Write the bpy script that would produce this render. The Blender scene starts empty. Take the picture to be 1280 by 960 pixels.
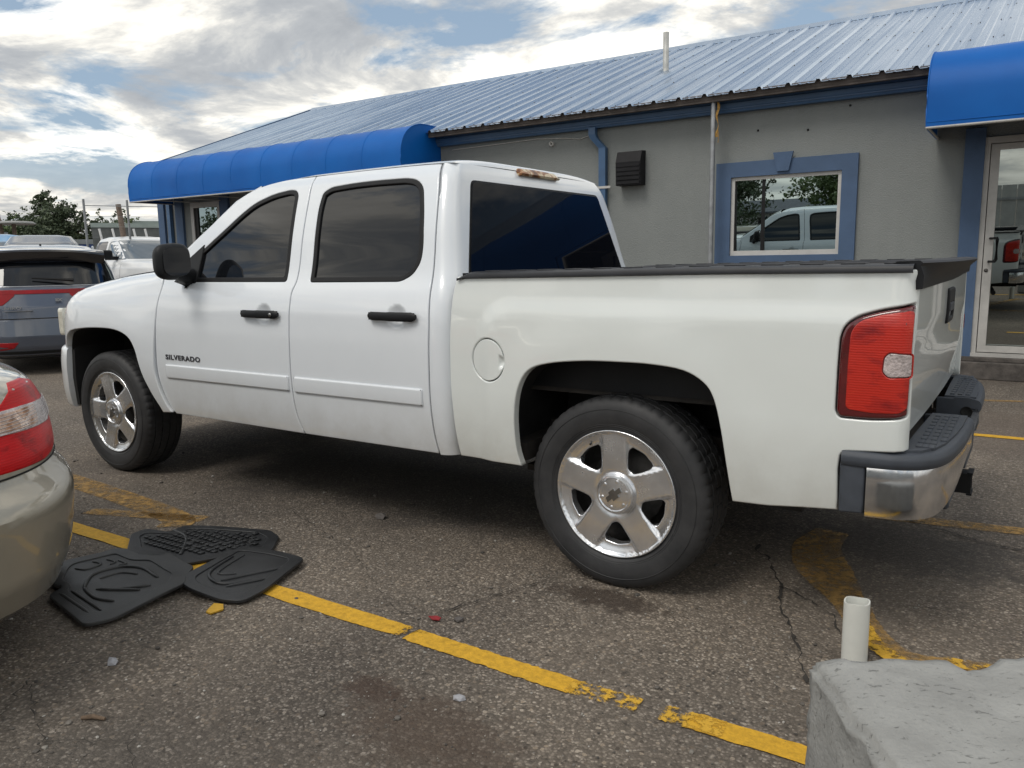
import bpy, bmesh, math, random
from math import sin, cos, pi, radians, hypot, exp, atan2, sqrt
from mathutils import Vector, Matrix
from mathutils.geometry import delaunay_2d_cdt, intersect_point_line
import numpy as np

random.seed(7)
SC = bpy.context.scene
COL = SC.collection

# ------------------------------------------------------------------ camera
cx, cy, cz, yaw, pitch, roll, fpx = 1.38047, -3.72599, 1.34672, 0.58717, 0.155772, -0.0163985, 989.977
fw = Vector((-sin(yaw)*cos(pitch), cos(yaw)*cos(pitch), -sin(pitch)))
r0 = Vector((cos(yaw), sin(yaw), 0)); u0 = r0.cross(fw)
rt_ = cos(roll)*r0 + sin(roll)*u0; up_ = -sin(roll)*r0 + cos(roll)*u0
cam = bpy.data.cameras.new('camera'); cam.sensor_width = 36; cam.lens = fpx/1280*36
cam.clip_start = 0.05; cam.clip_end = 3000
co = bpy.data.objects.new('camera', cam); COL.objects.link(co)
m = Matrix.Identity(4)
for i in range(3):
    m[i][0] = rt_[i]; m[i][1] = up_[i]; m[i][2] = -fw[i]
m[0][3], m[1][3], m[2][3] = cx, cy, cz
co.matrix_world = m
SC.camera = co

# ------------------------------------------------------------------ world
SUN_EL, SUN_AZ = radians(54), radians(-166)      # azimuth measured from +Y towards +X
W = bpy.data.worlds.new('World'); SC.world = W; W.use_nodes = True
nt = W.node_tree; nt.nodes.clear()
def N(nt, t, **kw):
    n = nt.nodes.new(t)
    for k, v in kw.items():
        if k == 'inp':
            for a, b in v.items(): n.inputs[a].default_value = b
        else: setattr(n, k, v)
    return n
def ramp(nt, stops, interp='LINEAR'):
    n = nt.nodes.new('ShaderNodeValToRGB'); cr = n.color_ramp; cr.interpolation = interp
    while len(cr.elements) > 1: cr.elements.remove(cr.elements[-1])
    cr.elements[0].position = stops[0][0]; cr.elements[0].color = (*stops[0][1], 1)
    for p, c in stops[1:]:
        e = cr.elements.new(p); e.color = (*c, 1)
    return n
L = nt.links.new
out = N(nt, 'ShaderNodeOutputWorld'); bg = N(nt, 'ShaderNodeBackground', inp={'Strength': 0.1})
L(bg.outputs[0], out.inputs[0])
sky = N(nt, 'ShaderNodeTexSky', sky_type='NISHITA', sun_disc=False, sun_elevation=SUN_EL, sun_rotation=SUN_AZ,
        altitude=300, air_density=1.0, dust_density=2.0, ozone_density=1.0)
tc = N(nt, 'ShaderNodeTexCoord'); sep = N(nt, 'ShaderNodeSeparateXYZ'); L(tc.outputs['Generated'], sep.inputs[0])
def math_(op, a, b=None, c=None, clamp=False):
    n = nt.nodes.new('ShaderNodeMath'); n.operation = op; n.use_clamp = clamp
    for i, v in enumerate((a, b, c)):
        if v is None: continue
        if isinstance(v, (int, float)): n.inputs[i].default_value = v
        else: L(v, n.inputs[i])
    return n.outputs[0]
zz = math_('ADD', math_('MAXIMUM', sep.outputs[2], 0.0), 0.16)
px = math_('DIVIDE', sep.outputs[0], zz); py = math_('DIVIDE', sep.outputs[1], zz)
comb = N(nt, 'ShaderNodeCombineXYZ'); L(px, comb.inputs[0]); L(py, comb.inputs[1])
mp = N(nt, 'ShaderNodeMapping'); L(comb.outputs[0], mp.inputs[0]); mp.inputs['Location'].default_value = (3.3, 1.6, 0)
n1 = N(nt, 'ShaderNodeTexNoise', inp={'Scale': 1.6, 'Detail': 10, 'Roughness': 0.6, 'Distortion': 0.35}); L(mp.outputs[0], n1.inputs['Vector'])
n2 = N(nt, 'ShaderNodeTexNoise', inp={'Scale': 1.45, 'Detail': 11, 'Roughness': 0.6, 'Distortion': 0.3})
mp2 = N(nt, 'ShaderNodeMapping'); mp2.inputs['Location'].default_value = (11.0, -4.0, 2.0); L(comb.outputs[0], mp2.inputs[0]); L(mp2.outputs[0], n2.inputs['Vector'])
# cloud brightness: dense cores are grey, thin edges are bright
cb = ramp(nt, [(0.36, (14.5, 14.0, 12.9)), (0.46, (10.8, 10.4, 9.5)), (0.515, (6.8, 6.8, 6.6)), (0.57, (4.8, 5.0, 5.2)), (0.68, (3.4, 3.65, 4.0))])
L(n2.outputs[0], cb.inputs[0])
cov = ramp(nt, [(0.41, (0, 0, 0)), (0.50, (1, 1, 1))]); L(n1.outputs[0], cov.inputs[0])
# low sky closes into an even pale haze
hz = math_('SUBTRACT', 1.0, math_('DIVIDE', math_('MAXIMUM', sep.outputs[2], 0.0), 0.13), clamp=True)
hz2 = math_('POWER', hz, 1.3)
covh = math_('MAXIMUM', cov.outputs[0], math_('MULTIPLY', hz2, 0.9))
# clear sky is veiled by thin high cloud
veil = N(nt, 'ShaderNodeMix', data_type='RGBA'); veil.inputs[0].default_value = 0.55
L(sky.outputs[0], veil.inputs[6]); veil.inputs[7].default_value = (3.9, 5.1, 6.3, 1)
mixc = N(nt, 'ShaderNodeMix', data_type='RGBA'); L(covh, mixc.inputs[0]); L(veil.outputs[2], mixc.inputs[6]); L(cb.outputs[0], mixc.inputs[7])
hm = N(nt, 'ShaderNodeMix', data_type='RGBA'); L(math_('MULTIPLY', hz2, 0.6), hm.inputs[0]); L(mixc.outputs[2], hm.inputs[6]); hm.inputs[7].default_value = (5.2, 5.05, 4.7, 1)
# brighter towards the veiled sun
sd = Vector((sin(SUN_AZ)*cos(SUN_EL), cos(SUN_AZ)*cos(SUN_EL), sin(SUN_EL)))
dp = N(nt, 'ShaderNodeVectorMath', operation='DOT_PRODUCT'); L(tc.outputs['Generated'], dp.inputs[0]); dp.inputs[1].default_value = sd
gl = math_('MULTIPLY', math_('POWER', math_('MAXIMUM', dp.outputs['Value'], 0.0), 3.0), 0.12)
vs = N(nt, 'ShaderNodeVectorMath', operation='SCALE'); L(hm.outputs[2], vs.inputs[0]); L(math_('ADD', gl, 0.95), vs.inputs['Scale'])
L(vs.outputs[0], bg.inputs[0])

# ------------------------------------------------------------------ sun and exposure
sl = bpy.data.lights.new('sun', 'SUN'); sl.energy = 1.3; sl.angle = radians(22); sl.color = (1, 0.95, 0.87)
so = bpy.data.objects.new('sun', sl); COL.objects.link(so)
so.rotation_euler = sd.to_track_quat('Z', 'Y').to_euler()
SC.view_settings.view_transform = 'Standard'; SC.view_settings.look = 'None'
SC.view_settings.exposure = 0.19; SC.view_settings.gamma = 1.0

# ------------------------------------------------------------------ materials
def newmat(name):
    m = bpy.data.materials.new(name); m.use_nodes = True
    return m, m.node_tree, m.node_tree.nodes['Principled BSDF']
def mat(name, col, rough=0.5, metal=0.0, coat=0.0, ns=None, nv=0.15, bump=0.0, bs=60, rvar=0.0, spec=None, trans=0.0, ior=None, alpha=None, det=6, obj=True, dirt=None, coatr=0.03):
    m, t, b = newmat(name)
    b.inputs['Base Color'].default_value = (*col, 1); b.inputs['Roughness'].default_value = rough
    b.inputs['Metallic'].default_value = metal; b.inputs['Coat Weight'].default_value = coat
    b.inputs['Coat Roughness'].default_value = coatr
    if spec is not None: b.inputs['Specular IOR Level'].default_value = spec
    if ior: b.inputs['IOR'].default_value = ior
    if trans: b.inputs['Transmission Weight'].default_value = trans
    if alpha is not None: b.inputs['Alpha'].default_value = alpha
    l = t.links.new
    tcn = N(t, 'ShaderNodeTexCoord'); V = tcn.outputs['Object']
    last = None
    if ns:
        n = N(t, 'ShaderNodeTexNoise', inp={'Scale': ns, 'Detail': det, 'Roughness': 0.62}); l(V, n.inputs['Vector'])
        r = ramp(t, [(0.3, tuple(max(0, c*(1-nv)) for c in col)), (0.7, tuple(min(1, c*(1+nv)) for c in col))])
        l(n.outputs[0], r.inputs[0]); last = r.outputs[0]
        if rvar:
            mr = N(t, 'ShaderNodeMapRange', inp={'From Min': 0.3, 'From Max': 0.7, 'To Min': rough-rvar, 'To Max': rough+rvar}); l(n.outputs[0], mr.inputs[0]); l(mr.outputs[0], b.inputs['Roughness'])
    if dirt:      # second tone low on a body, road dirt on the truck: (colour, z0, z1, amount)
        dc, z0, z1, am = dirt
        s = N(t, 'ShaderNodeSeparateXYZ'); l(V, s.inputs[0])
        mr = N(t, 'ShaderNodeMapRange', inp={'From Min': z1, 'From Max': z0, 'To Min': 0, 'To Max': am}); l(s.outputs[2], mr.inputs[0])
        n = N(t, 'ShaderNodeTexNoise', inp={'Scale': 5, 'Detail': 9, 'Roughness': 0.7}); l(V, n.inputs['Vector'])
        mm = N(t, 'ShaderNodeMath', operation='MULTIPLY'); l(mr.outputs[0], mm.inputs[0]); l(n.outputs[0], mm.inputs[1])
        mx = N(t, 'ShaderNodeMix', data_type='RGBA'); l(mm.outputs[0], mx.inputs[0])
        if last: l(last, mx.inputs[6])
        else: mx.inputs[6].default_value = (*col, 1)
        mx.inputs[7].default_value = (*dc, 1); last = mx.outputs[2]
    if last: l(last, b.inputs['Base Color'])
    if bump:
        n = N(t, 'ShaderNodeTexNoise', inp={'Scale': bs, 'Detail': 5}); l(V, n.inputs['Vector'])
        bp = N(t, 'ShaderNodeBump', inp={'Strength': bump, 'Distance': 0.01}); l(n.outputs[0], bp.inputs['Height']); l(bp.outputs[0], b.inputs['Normal'])
    return m
DIRT = (0.30, 0.27, 0.22)
M = {}
M['paint'] = mat('white_paint', (0.735, 0.77, 0.81), 0.30, coat=0.9, ns=3, nv=0.02, dirt=(DIRT, 0.44, 0.80, 0.85))
M['paint_bed'] = mat('white_paint_bed', (0.735, 0.768, 0.752), 0.30, coat=0.9, ns=3, nv=0.02, dirt=(DIRT, 0.44, 0.80, 0.85))
M['paint_far'] = mat('white_paint_far', (0.78, 0.79, 0.80), 0.3, coat=0.6, ns=3, nv=0.03)
M['black_plastic'] = mat('black_plastic', (0.011, 0.012, 0.014), 0.5, spec=.28, ns=9, nv=0.2, bump=0.05, bs=300)
M['bumper_plastic'] = mat('bumper_plastic', (0.045, 0.052, 0.065), 0.55, ns=7, nv=0.3, bump=0.08, bs=260, rvar=0.1)
M['dark'] = mat('dark_cavity', (0.012, 0.012, 0.012), 0.9, ns=6, nv=0.4)
M['liner'] = mat('wheel_liner', (0.02, 0.02, 0.021), 0.6, ns=5, nv=0.5, bump=0.3, bs=18)
M['seal'] = mat('rubber_seal', (0.010, 0.010, 0.011), 0.5, ns=9, nv=0.2, spec=.25)
M['glass'] = mat('tinted_glass', (0.006, 0.007, 0.009), 0.010, ior=1.55, ns=2, nv=0.05)
M['glass_rear'] = mat('tinted_rear_glass', (0.004, 0.005, 0.008), 0.012, ior=1.18, ns=2, nv=0.05)
M['chrome'] = mat('chrome', (0.72, 0.73, 0.75), 0.13, metal=1, ns=14, nv=0.12, rvar=0.07, bump=0.02, bs=30)
M['rim'] = mat('polished_rim', (0.82, 0.83, 0.85), 0.24, metal=.90, ns=10, nv=0.10, rvar=0.05, bump=0.03, bs=40)
M['chrome_dark'] = mat('brushed_steel', (0.3, 0.3, 0.3), 0.35, metal=1, ns=14, nv=0.2)
M['brake'] = mat('brake_metal', (0.10, 0.095, 0.09), 0.6, metal=0.6, ns=20, nv=0.4)
M['rust'] = mat('frame_metal', (0.03, 0.026, 0.023), 0.8, ns=12, nv=0.5)
M['red'] = mat('red_lens', (0.56, 0.022, 0.012), 0.22, coat=.5, ns=9, nv=0.28, bump=0.05, bs=120)
M['red_cool'] = mat('red_lens_plain', (0.40, 0.008, 0.012), 0.3, coat=0, ns=9, nv=0.2, spec=.35)
M['red_dark'] = mat('dark_red_lens', (0.10, 0.006, 0.008), 0.12, coat=1, ns=10, nv=0.3)
M['red_bulb'] = mat('deep_red_lens', (0.36, 0.012, 0.010), 0.2, coat=.5, ns=20, nv=0.3)
M['clear'] = mat('clear_lens', (0.44, 0.38, 0.37), 0.15, coat=.5, ns=45, nv=0.4, bump=0.5, bs=120)
M['amber'] = mat('amber_lens', (0.50, 0.30, 0.10), 0.15, coat=1, ns=8, nv=0.3)
M['mirror'] = mat('mirror_glass', (0.25, 0.26, 0.28), 0.03, metal=1)
M['headlamp'] = mat('headlamp', (0.6, 0.58, 0.5), 0.1, coat=1, ns=20, nv=0.2)

def lens(name, c1, c2, c3, spec=.5, coat=.22):
    m, t, b = newmat(name); l = t.links.new; V = N(t, 'ShaderNodeTexCoord').outputs['Object']
    n = N(t, 'ShaderNodeTexNoise', inp={'Scale': 7, 'Detail': 7, 'Roughness': .6, 'Distortion': .4}); mpn = N(t, 'ShaderNodeMapping'); mpn.inputs['Scale'].default_value = (1.0, 1.0, 2.2); l(V, mpn.inputs[0]); l(mpn.outputs[0], n.inputs['Vector'])
    r = ramp(t, [(.32, c1), (.48, c2), (.60, c2), (.72, c3)]); l(n.outputs[0], r.inputs[0])
    w = N(t, 'ShaderNodeTexWave', inp={'Scale': 38, 'Distortion': 1.6, 'Detail': 2}); w.bands_direction = 'Z'; l(V, w.inputs['Vector'])
    mr = N(t, 'ShaderNodeMapRange', inp={'To Min': .90, 'To Max': 1.03}); l(w.outputs[0], mr.inputs[0]); sc = N(t, 'ShaderNodeVectorMath', operation='SCALE'); l(r.outputs[0], sc.inputs[0]); l(mr.outputs[0], sc.inputs['Scale']); l(sc.outputs[0], b.inputs['Base Color'])
    vo = N(t, 'ShaderNodeTexVoronoi', inp={'Scale': 130}); l(V, vo.inputs['Vector']); ad = N(t, 'ShaderNodeMath', operation='MULTIPLY_ADD'); l(vo.outputs['Distance'], ad.inputs[0]); ad.inputs[1].default_value = .6; l(w.outputs[0], ad.inputs[2])
    bp = N(t, 'ShaderNodeBump', inp={'Strength': .12, 'Distance': .004}); l(ad.outputs[0], bp.inputs['Height']); l(bp.outputs[0], b.inputs['Normal'])
    b.inputs['Roughness'].default_value = .34; b.inputs['Coat Weight'].default_value = coat; b.inputs['Specular IOR Level'].default_value = spec; b.inputs['Coat Roughness'].default_value = .02; return m
M['red'] = lens('red_lens_faceted', (.20,.004,.006), (.50,.020,.009), (.64,.060,.020))
M['red_suv'] = mat('red_light_bar', (.26, .008, .012), .3, coat=0, ns=9, nv=.2, spec=.3)
M['red_cool'] = lens('red_lens_sedan', (.22,.004,.006), (.50,.008,.010), (.60,.014,.014), spec=.15, coat=0)
def tire_mat():
    m, t, b = newmat('tyre_rubber'); l = t.links.new
    tcn = N(t, 'ShaderNodeTexCoord'); n = N(t, 'ShaderNodeTexNoise', inp={'Scale': 7, 'Detail': 8, 'Roughness': 0.7}); l(tcn.outputs['Object'], n.inputs['Vector'])
    r = ramp(t, [(0.3, (0.015, 0.016, 0.018)), (0.7, (0.042, 0.042, 0.044))]); l(n.outputs[0], r.inputs[0]); l(r.outputs[0], b.inputs['Base Color'])
    b.inputs['Roughness'].default_value = 0.62
    return m
M['tyre'] = tire_mat()

# ------------------------------------------------------------------ mesh helpers
def link(o, parent=None):
    COL.objects.link(o)
    if parent: o.parent = parent
    return o
def tag(o, label=None, cat=None, group=None, kind=None):
    if label: o['label'] = label
    if cat: o['category'] = cat
    if group: o['group'] = group
    if kind: o['kind'] = kind
    return o
def thing(name, label, cat, loc=(0, 0, 0), rz=0, group=None):
    o = bpy.data.objects.new(name, None); COL.objects.link(o); o.location = loc; o.rotation_euler = (0, 0, rz); o.empty_display_size = 0.2
    return tag(o, label, cat, group)
class MB:
    def __init__(s): s.v = []; s.f = []; s.sm = []
    def add(s, vs, fs, smooth=False):
        o = len(s.v); s.v += [tuple(p) for p in vs]; s.f += [tuple(i+o for i in f) for f in fs]; s.sm += [smooth]*len(fs); return s
    def box(s, x0, x1, y0, y1, z0, z1, mtx=None, bev=0.0):
        if x0 > x1: x0, x1 = x1, x0
        if y0 > y1: y0, y1 = y1, y0
        if z0 > z1: z0, z1 = z1, z0
        if bev:
            bm = bmesh.new(); bmesh.ops.create_cube(bm, size=1)
            for v in bm.verts: v.co = Vector(((x0+x1)/2+v.co.x*(x1-x0), (y0+y1)/2+v.co.y*(y1-y0), (z0+z1)/2+v.co.z*(z1-z0)))
            bmesh.ops.bevel(bm, geom=bm.edges[:], offset=bev, segments=2, affect='EDGES', profile=0.5)
            bm.verts.index_update()
            vs = [(mtx @ v.co) if mtx else v.co for v in bm.verts]; fs = [[v.index for v in f.verts] for f in bm.faces]; bm.free()
            return s.add(vs, fs)
        vs = [Vector((x, y, z)) for z in (z0, z1) for y in (y0, y1) for x in (x0, x1)]
        if mtx: vs = [mtx @ p for p in vs]
        return s.add(vs, [(0, 2, 3, 1), (4, 5, 7, 6), (0, 1, 5, 4), (2, 6, 7, 3), (0, 4, 6, 2), (1, 3, 7, 5)])
    def grid(s, rows, closed_u=False, smooth=True, flip=False):
        nr, nc = len(rows), len(rows[0]); vs = [p for r in rows for p in r]; fs = []
        for i in range(nr-1):
            for j in range(nc if closed_u else nc-1):
                k = (j+1) % nc; q = (i*nc+j, i*nc+k, (i+1)*nc+k, (i+1)*nc+j)
                fs.append(q[::-1] if flip else q)
        return s.add(vs, fs, smooth)
    def tube(s, pts, r, n=10, cap=True, smooth=True):
        pts = [Vector(p) for p in pts]; rows = []; rr = r if isinstance(r, (list, tuple)) else [r]*len(pts)
        ref = None
        for i, p in enumerate(pts):
            d = (pts[min(i+1, len(pts)-1)]-pts[max(i-1, 0)]).normalized()
            if ref is None: ref = Vector((0, 0, 1)) if abs(d.z) < 0.9 else Vector((1, 0, 0))
            a = d.cross(ref).normalized(); b = d.cross(a).normalized(); ref = b.cross(d) if False else ref
            rows.append([p+(a*cos(2*pi*k/n)+b*sin(2*pi*k/n))*rr[i] for k in range(n)])
        s.grid(rows, closed_u=True, smooth=smooth)
        if cap:
            s.add(rows[0], [tuple(range(n))]); s.add(rows[-1], [tuple(range(n))[::-1]])
        return s
    def lathe(s, prof, n=48, axis='y', c=(0, 0, 0), smooth=True):   # prof: (r, h) along axis
        rows = []
        for r, h in prof:
            row = []
            for k in range(n):
                a = 2*pi*k/n
                if axis == 'y': row.append((c[0]+r*cos(a), c[1]+h, c[2]+r*sin(a)))
                else: row.append((c[0]+r*cos(a), c[1]+r*sin(a), c[2]+h))
            rows.append(row)
        return s.grid(rows, closed_u=True, smooth=smooth)
    def prism(s, poly, f0, f1, smooth=False):    # f0,f1 map 2d->3d for the two faces
        a = [f0(*p) for p in poly]; b = [f1(*p) for p in poly]; n = len(poly)
        s.add(a, [tuple(range(n))[::-1]]); s.add(b, [tuple(range(n))])
        s.add(a+b, [(i, (i+1) % n, n+(i+1) % n, n+i) for i in range(n)], smooth); return s
    def build(s, name, m, parent=None, recalc=True, auto=None):
        me = bpy.data.meshes.new(name); me.from_pydata([tuple(p) for p in s.v], [], s.f)
        me.polygons.foreach_set('use_smooth', s.sm)
        if recalc or auto:
            bm = bmesh.new(); bm.from_mesh(me)
            if auto is not None:
                bmesh.ops.remove_doubles(bm, verts=bm.verts, dist=1e-5)
            if recalc: bmesh.ops.recalc_face_normals(bm, faces=bm.faces)
            if auto is not None:
                for e in bm.edges:
                    if len(e.link_faces) == 2 and e.calc_face_angle(0) > radians(auto): e.smooth = False
                for f in bm.faces: f.smooth = True
            bm.to_mesh(me); bm.free()
        me.materials.append(m); me.update()
        return link(bpy.data.objects.new(name, me), parent)

def rot(ax, a): return Matrix.Rotation(a, 4, ax)
def T(x, y, z): return Matrix.Translation((x, y, z))

def cr(pts, n=6):      # open Catmull-Rom
    P = [Vector(p).to_3d() if len(p) == 2 else Vector(p) for p in pts]; d = len(pts[0]); o = []
    for i in range(len(P)-1):
        a, b, c, e = P[max(i-1, 0)], P[i], P[i+1], P[min(i+2, len(P)-1)]
        for k in range(n):
            t = k/n; q = 0.5*((2*b)+(c-a)*t+(2*a-5*b+4*c-e)*t*t+(3*b-a-3*c+e)*t**3)
            o.append(tuple(q)[:d])
    o.append(tuple(P[-1])[:d]); return o
def roundpoly(pts, r, n=5):
    o = []; N_ = len(pts); rs = r if isinstance(r, (list, tuple)) else [r]*N_
    for i in range(N_):
        p = Vector(pts[i]); a = Vector(pts[i-1])-p; b = Vector(pts[(i+1) % N_])-p
        rr = min(rs[i], a.length*0.49, b.length*0.49)
        if rr < 1e-4: o.append(tuple(p)); continue
        A = p+a.normalized()*rr; B = p+b.normalized()*rr
        for k in range(n+1):
            t = k/n; q = A*(1-t)**2+p*2*t*(1-t)+B*t*t; o.append(tuple(q))
    return o
def resample(poly, mx):
    o = []
    for i in range(len(poly)):
        a = Vector(poly[i][:2]); b = Vector(poly[(i+1) % len(poly)][:2]); L_ = (b-a).length
        if L_ < 1e-5: continue
        k = max(1, math.ceil(L_/mx))
        for j in range(k): o.append(a.lerp(b, j/k))
    return o
def area2(p): return sum(p[i].x*p[(i+1) % len(p)].y-p[(i+1) % len(p)].x*p[i].y for i in range(len(p)))/2
def offset(poly, d):    # positive = into a CCW polygon
    o = []; n = len(poly)
    for i in range(n):
        a = (poly[i]-poly[i-1]); b = (poly[(i+1) % n]-poly[i])
        if a.length < 1e-7 or b.length < 1e-7: o.append(poly[i].copy()); continue
        a.normalize(); b.normalize(); na = Vector((-a.y, a.x)); nb = Vector((-b.y, b.x))
        k = (na+nb); k = k/max(0.35, k.length_squared/2) if k.length > 1e-6 else na
        o.append(poly[i]+k*d)
    return o
def inpoly(P, poly):
    x = P[:, 0]; y = P[:, 1]; c = np.zeros(len(P), bool); n = len(poly); j = n-1
    for i in range(n):
        xi, yi = poly[i]; xj, yj = poly[j]
        if yi != yj:
            c ^= ((yi > y) != (yj > y)) & (x < (xj-xi)*(y-yi)/(yj-yi)+xi)
        j = i
    return c
def segdist(P, poly):
    d = np.full(len(P), 1e9); n = len(poly)
    for i in range(n):
        a = np.array(poly[i]); b = np.array(poly[(i+1) % n]); ab = b-a; l2 = max(ab@ab, 1e-12)
        t = np.clip(((P-a)@ab)/l2, 0, 1); d = np.minimum(d, np.hypot(*(P-(a+t[:, None]*ab)).T))
    return d
def panel(name, outer, P, outw, m, parent=None, holes=(), step=0.05, vstep=None, bev=0.006, inset=0.002, thick=0.025, dense=(), back=None, grow=None):
    """Curved sheet: outline(s) in (u,v), P maps to 3d, outw(p)->rough outward vector. Rounded, returned edges."""
    vstep = vstep or step
    def nrm(u, v):
        e = 1e-3; a = Vector(P(u+e, v))-Vector(P(u-e, v)); b = Vector(P(u, v+e))-Vector(P(u, v-e)); n = a.cross(b).normalized()
        return n if n.dot(Vector(outw)) > 0 else -n
    loops = []
    for k, pl in enumerate([outer]+list(holes)):
        q = resample(pl, min(step, 0.04))
        if (area2(q) < 0) == (k == 0): q.reverse()
        loops.append(q)
    L0 = [offset(q, inset) for q in loops]; L1 = [offset(q, inset+bev) for q in loops]
    V = []; E_ = []; 
    for q in L1:
        o = len(V); V += [Vector(p) for p in q]; E_ += [(o+i, o+(i+1) % len(q)) for i in range(len(q))]
    us = [p.x for p in L1[0]]; vs_ = [p.y for p in L1[0]]
    g = [(u, v) for u in np.arange(min(us), max(us), step) for v in np.arange(min(vs_), max(vs_), vstep)]
    for (a, b, r, st) in dense:
        g = [(u, v) for u, v in g if (u-a)**2+(v-b)**2 > r*r]
        g += [(a+i*st, b+j*st) for i in range(-int(r/st), int(r/st)+1) for j in range(-int(r/st), int(r/st)+1) if (i*i+j*j)*st*st <= r*r]
    G = np.array(g)
    ok = inpoly(G, [tuple(p) for p in L1[0]])
    for h in L1[1:]: ok &= ~inpoly(G, [tuple(p) for p in h])
    G = G[ok]
    for q in L1: 
        if len(G): G = G[segdist(G, [tuple(p) for p in q]) > min(step, vstep)*0.35]
    V += [Vector(p) for p in G]
    r = delaunay_2d_cdt(V, E_, [], 0, 1e-7, True)
    vo, fo, ov = r[0], r[2], r[3]
    A = np.array([tuple(p) for p in vo]); C = np.array([A[list(f)].mean(0) for f in fo])
    keep = inpoly(C, [tuple(p) for p in L1[0]])
    for h in L1[1:]: keep &= ~inpoly(C, [tuple(p) for p in h])
    vs3 = [Vector(P(*p)) for p in A]; ns = [nrm(*p) for p in A]; fs = [tuple(f) for f, k in zip(fo, keep) if k]
    mp_ = {}
    for i, l_ in enumerate(ov):
        for j in l_: mp_[j] = i
    base = 0
    for k, q in enumerate(L1):
        n = len(q); o0 = len(vs3)
        for ring in range(3):
            for i in range(n):
                u, v = L0[k][i]; nn = nrm(u, v); p3 = Vector(P(u, v)); pin = Vector(P(*q[i]))
                side = (p3-pin); side = side.normalized() if side.length > 1e-9 else nn
                if ring == 0: vs3.append(p3.lerp(pin, 0.28)-nn*bev*0.28); ns.append((nn+side).normalized())
                elif ring == 1: vs3.append(p3-nn*bev); ns.append(side)
                else: vs3.append(p3-nn*(bev+thick)); ns.append(side)
        for i in range(n):
            a, b = mp_[base+i], mp_[base+(i+1) % n]; i2 = (i+1) % n
            fs.append((a, b, o0+i2, o0+i)); fs.append((o0+i, o0+i2, o0+n+i2, o0+n+i)); fs.append((o0+n+i, o0+n+i2, o0+2*n+i2, o0+2*n+i))
        base += n
    # orient
    F = []
    for f in fs:
        a, b, c = vs3[f[0]], vs3[f[1]], vs3[f[2]]; n = (b-a).cross(c-a)
        s_ = sum((ns[i] for i in f), Vector())
        F.append(f if n.dot(s_) >= 0 else f[::-1])
    me = bpy.data.meshes.new(name); me.from_pydata([tuple(p) for p in vs3], [], F); me.polygons.foreach_set('use_smooth', [True]*len(F))
    me.materials.append(m); me.update()
    me.normals_split_custom_set_from_vertices([tuple(n) for n in ns])
    return link(bpy.data.objects.new(name, me), parent)

def text_mesh(name, s, size, m, parent, mtx, ext=0.003, bold=0.0, sx=1.0, sp=1.0):
    c = bpy.data.curves.new(name+'_c', 'FONT'); c.body = s; c.size = size; c.extrude = ext; c.offset = bold; c.resolution_u = 3; c.space_character = sp
    o = bpy.data.objects.new('tmp', c); me = bpy.data.meshes.new_from_object(o); bpy.data.objects.remove(o); bpy.data.curves.remove(c)
    for v in me.vertices: v.co.x *= sx
    me.transform(mtx); me.name = name; me.materials.clear(); me.materials.append(m)
    return link(bpy.data.objects.new(name, me), parent)

# ================================================================== PICKUP TRUCK
def pch(xs, ys, x):
    x = min(max(x, xs[0]), xs[-1]); i = 0
    while i < len(xs)-2 and x > xs[i+1]: i += 1
    def dl(k): return (ys[k+1]-ys[k])/(xs[k+1]-xs[k])
    def mm(k):
        if k == 0: return dl(0)
        if k == len(xs)-1: return dl(k-1)
        a, b = dl(k-1), dl(k); return 0 if a*b <= 0 else 2*a*b/(a+b)
    h = xs[i+1]-xs[i]; t = (x-xs[i])/h
    return (2*t**3-3*t*t+1)*ys[i]+(t**3-2*t*t+t)*h*mm(i)+(-2*t**3+3*t*t)*ys[i+1]+(t**3-t*t)*h*mm(i+1)
def ss(a, b, x):
    t = min(max((x-a)/(b-a), 0), 1); return t*t*(3-2*t)
CZ = [.30,.44,.55,.75,.95,1.08,1.16,1.22,1.25,1.30,1.5,1.7,1.75,1.79,1.815,1.84]
CY = [.93,.962,.978,.988,.992,.986,.972,.952,.938,.918,.86,.785,.76,.725,.69,.62]
FZ = [.30,.44,.55,.75,.95,1.08,1.16,1.22,1.40]; FY = [.93,.962,.978,.988,.992,.986,.972,.957,.93]
BZ = [.30,.45,.60,.80,1.0,1.10,1.29]; BY = [.95,.972,.984,.991,.995,.994,.980]
def cabS(x, z): return pch(CZ, CY, z)
HND = [(-2.012, 1.087), (-1.091, 1.098)]
def doorS(x, z):
    y = pch(CZ, CY, z)
    for hx, hz in HND:
        r = hypot((x-hx-.015)/.062, (z-hz)/.055)
        if r < 1: y -= .020*(1-r*r)**1.5
    return y
ZCX = [-4.60,-4.45,-4.35,-4.235,-4.14,-4.00,-3.80,-3.65,-3.40,-3.10,-2.85]
ZCZ = [.98,1.03,1.07,1.10,1.135,1.20,1.240,1.262,1.295,1.318,1.322]
def zc(x): return pch(ZCX, ZCZ, x)
def fenderS(x, z):
    y = pch(FZ, FY, z)
    w = ss(-2.95, -3.15, x)
    y -= w*.14*exp(-max(zc(x)-z, 0)/.028) + (1-w)*.05*exp(-max(zc(x)-z, 0)/.04)
    rr = hypot(x+3.58, (z-.42)*1.05)
    y += .020*ss(.95, .60, rr)
    if x < -3.75: y -= .55*(-3.75-x)**2
    return y
def bedS(x, z):
    y = pch(BZ, BY, z)
    qx, qz = -.60-x+.16, z-1.17+.16      # rounded corner of the raised lower field
    d = hypot(max(qx, 0), max(qz, 0))+min(max(qx, qz), 0)-.16
    y += .014*ss(.035, -.055, d)-.009
    rr = hypot(x-.03, (z-.42)*.95); y += .008*ss(.75, .56, rr)
    return y
def side(Sf, sg): return lambda u, v: (u, sg*Sf(u, v), v)
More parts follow.
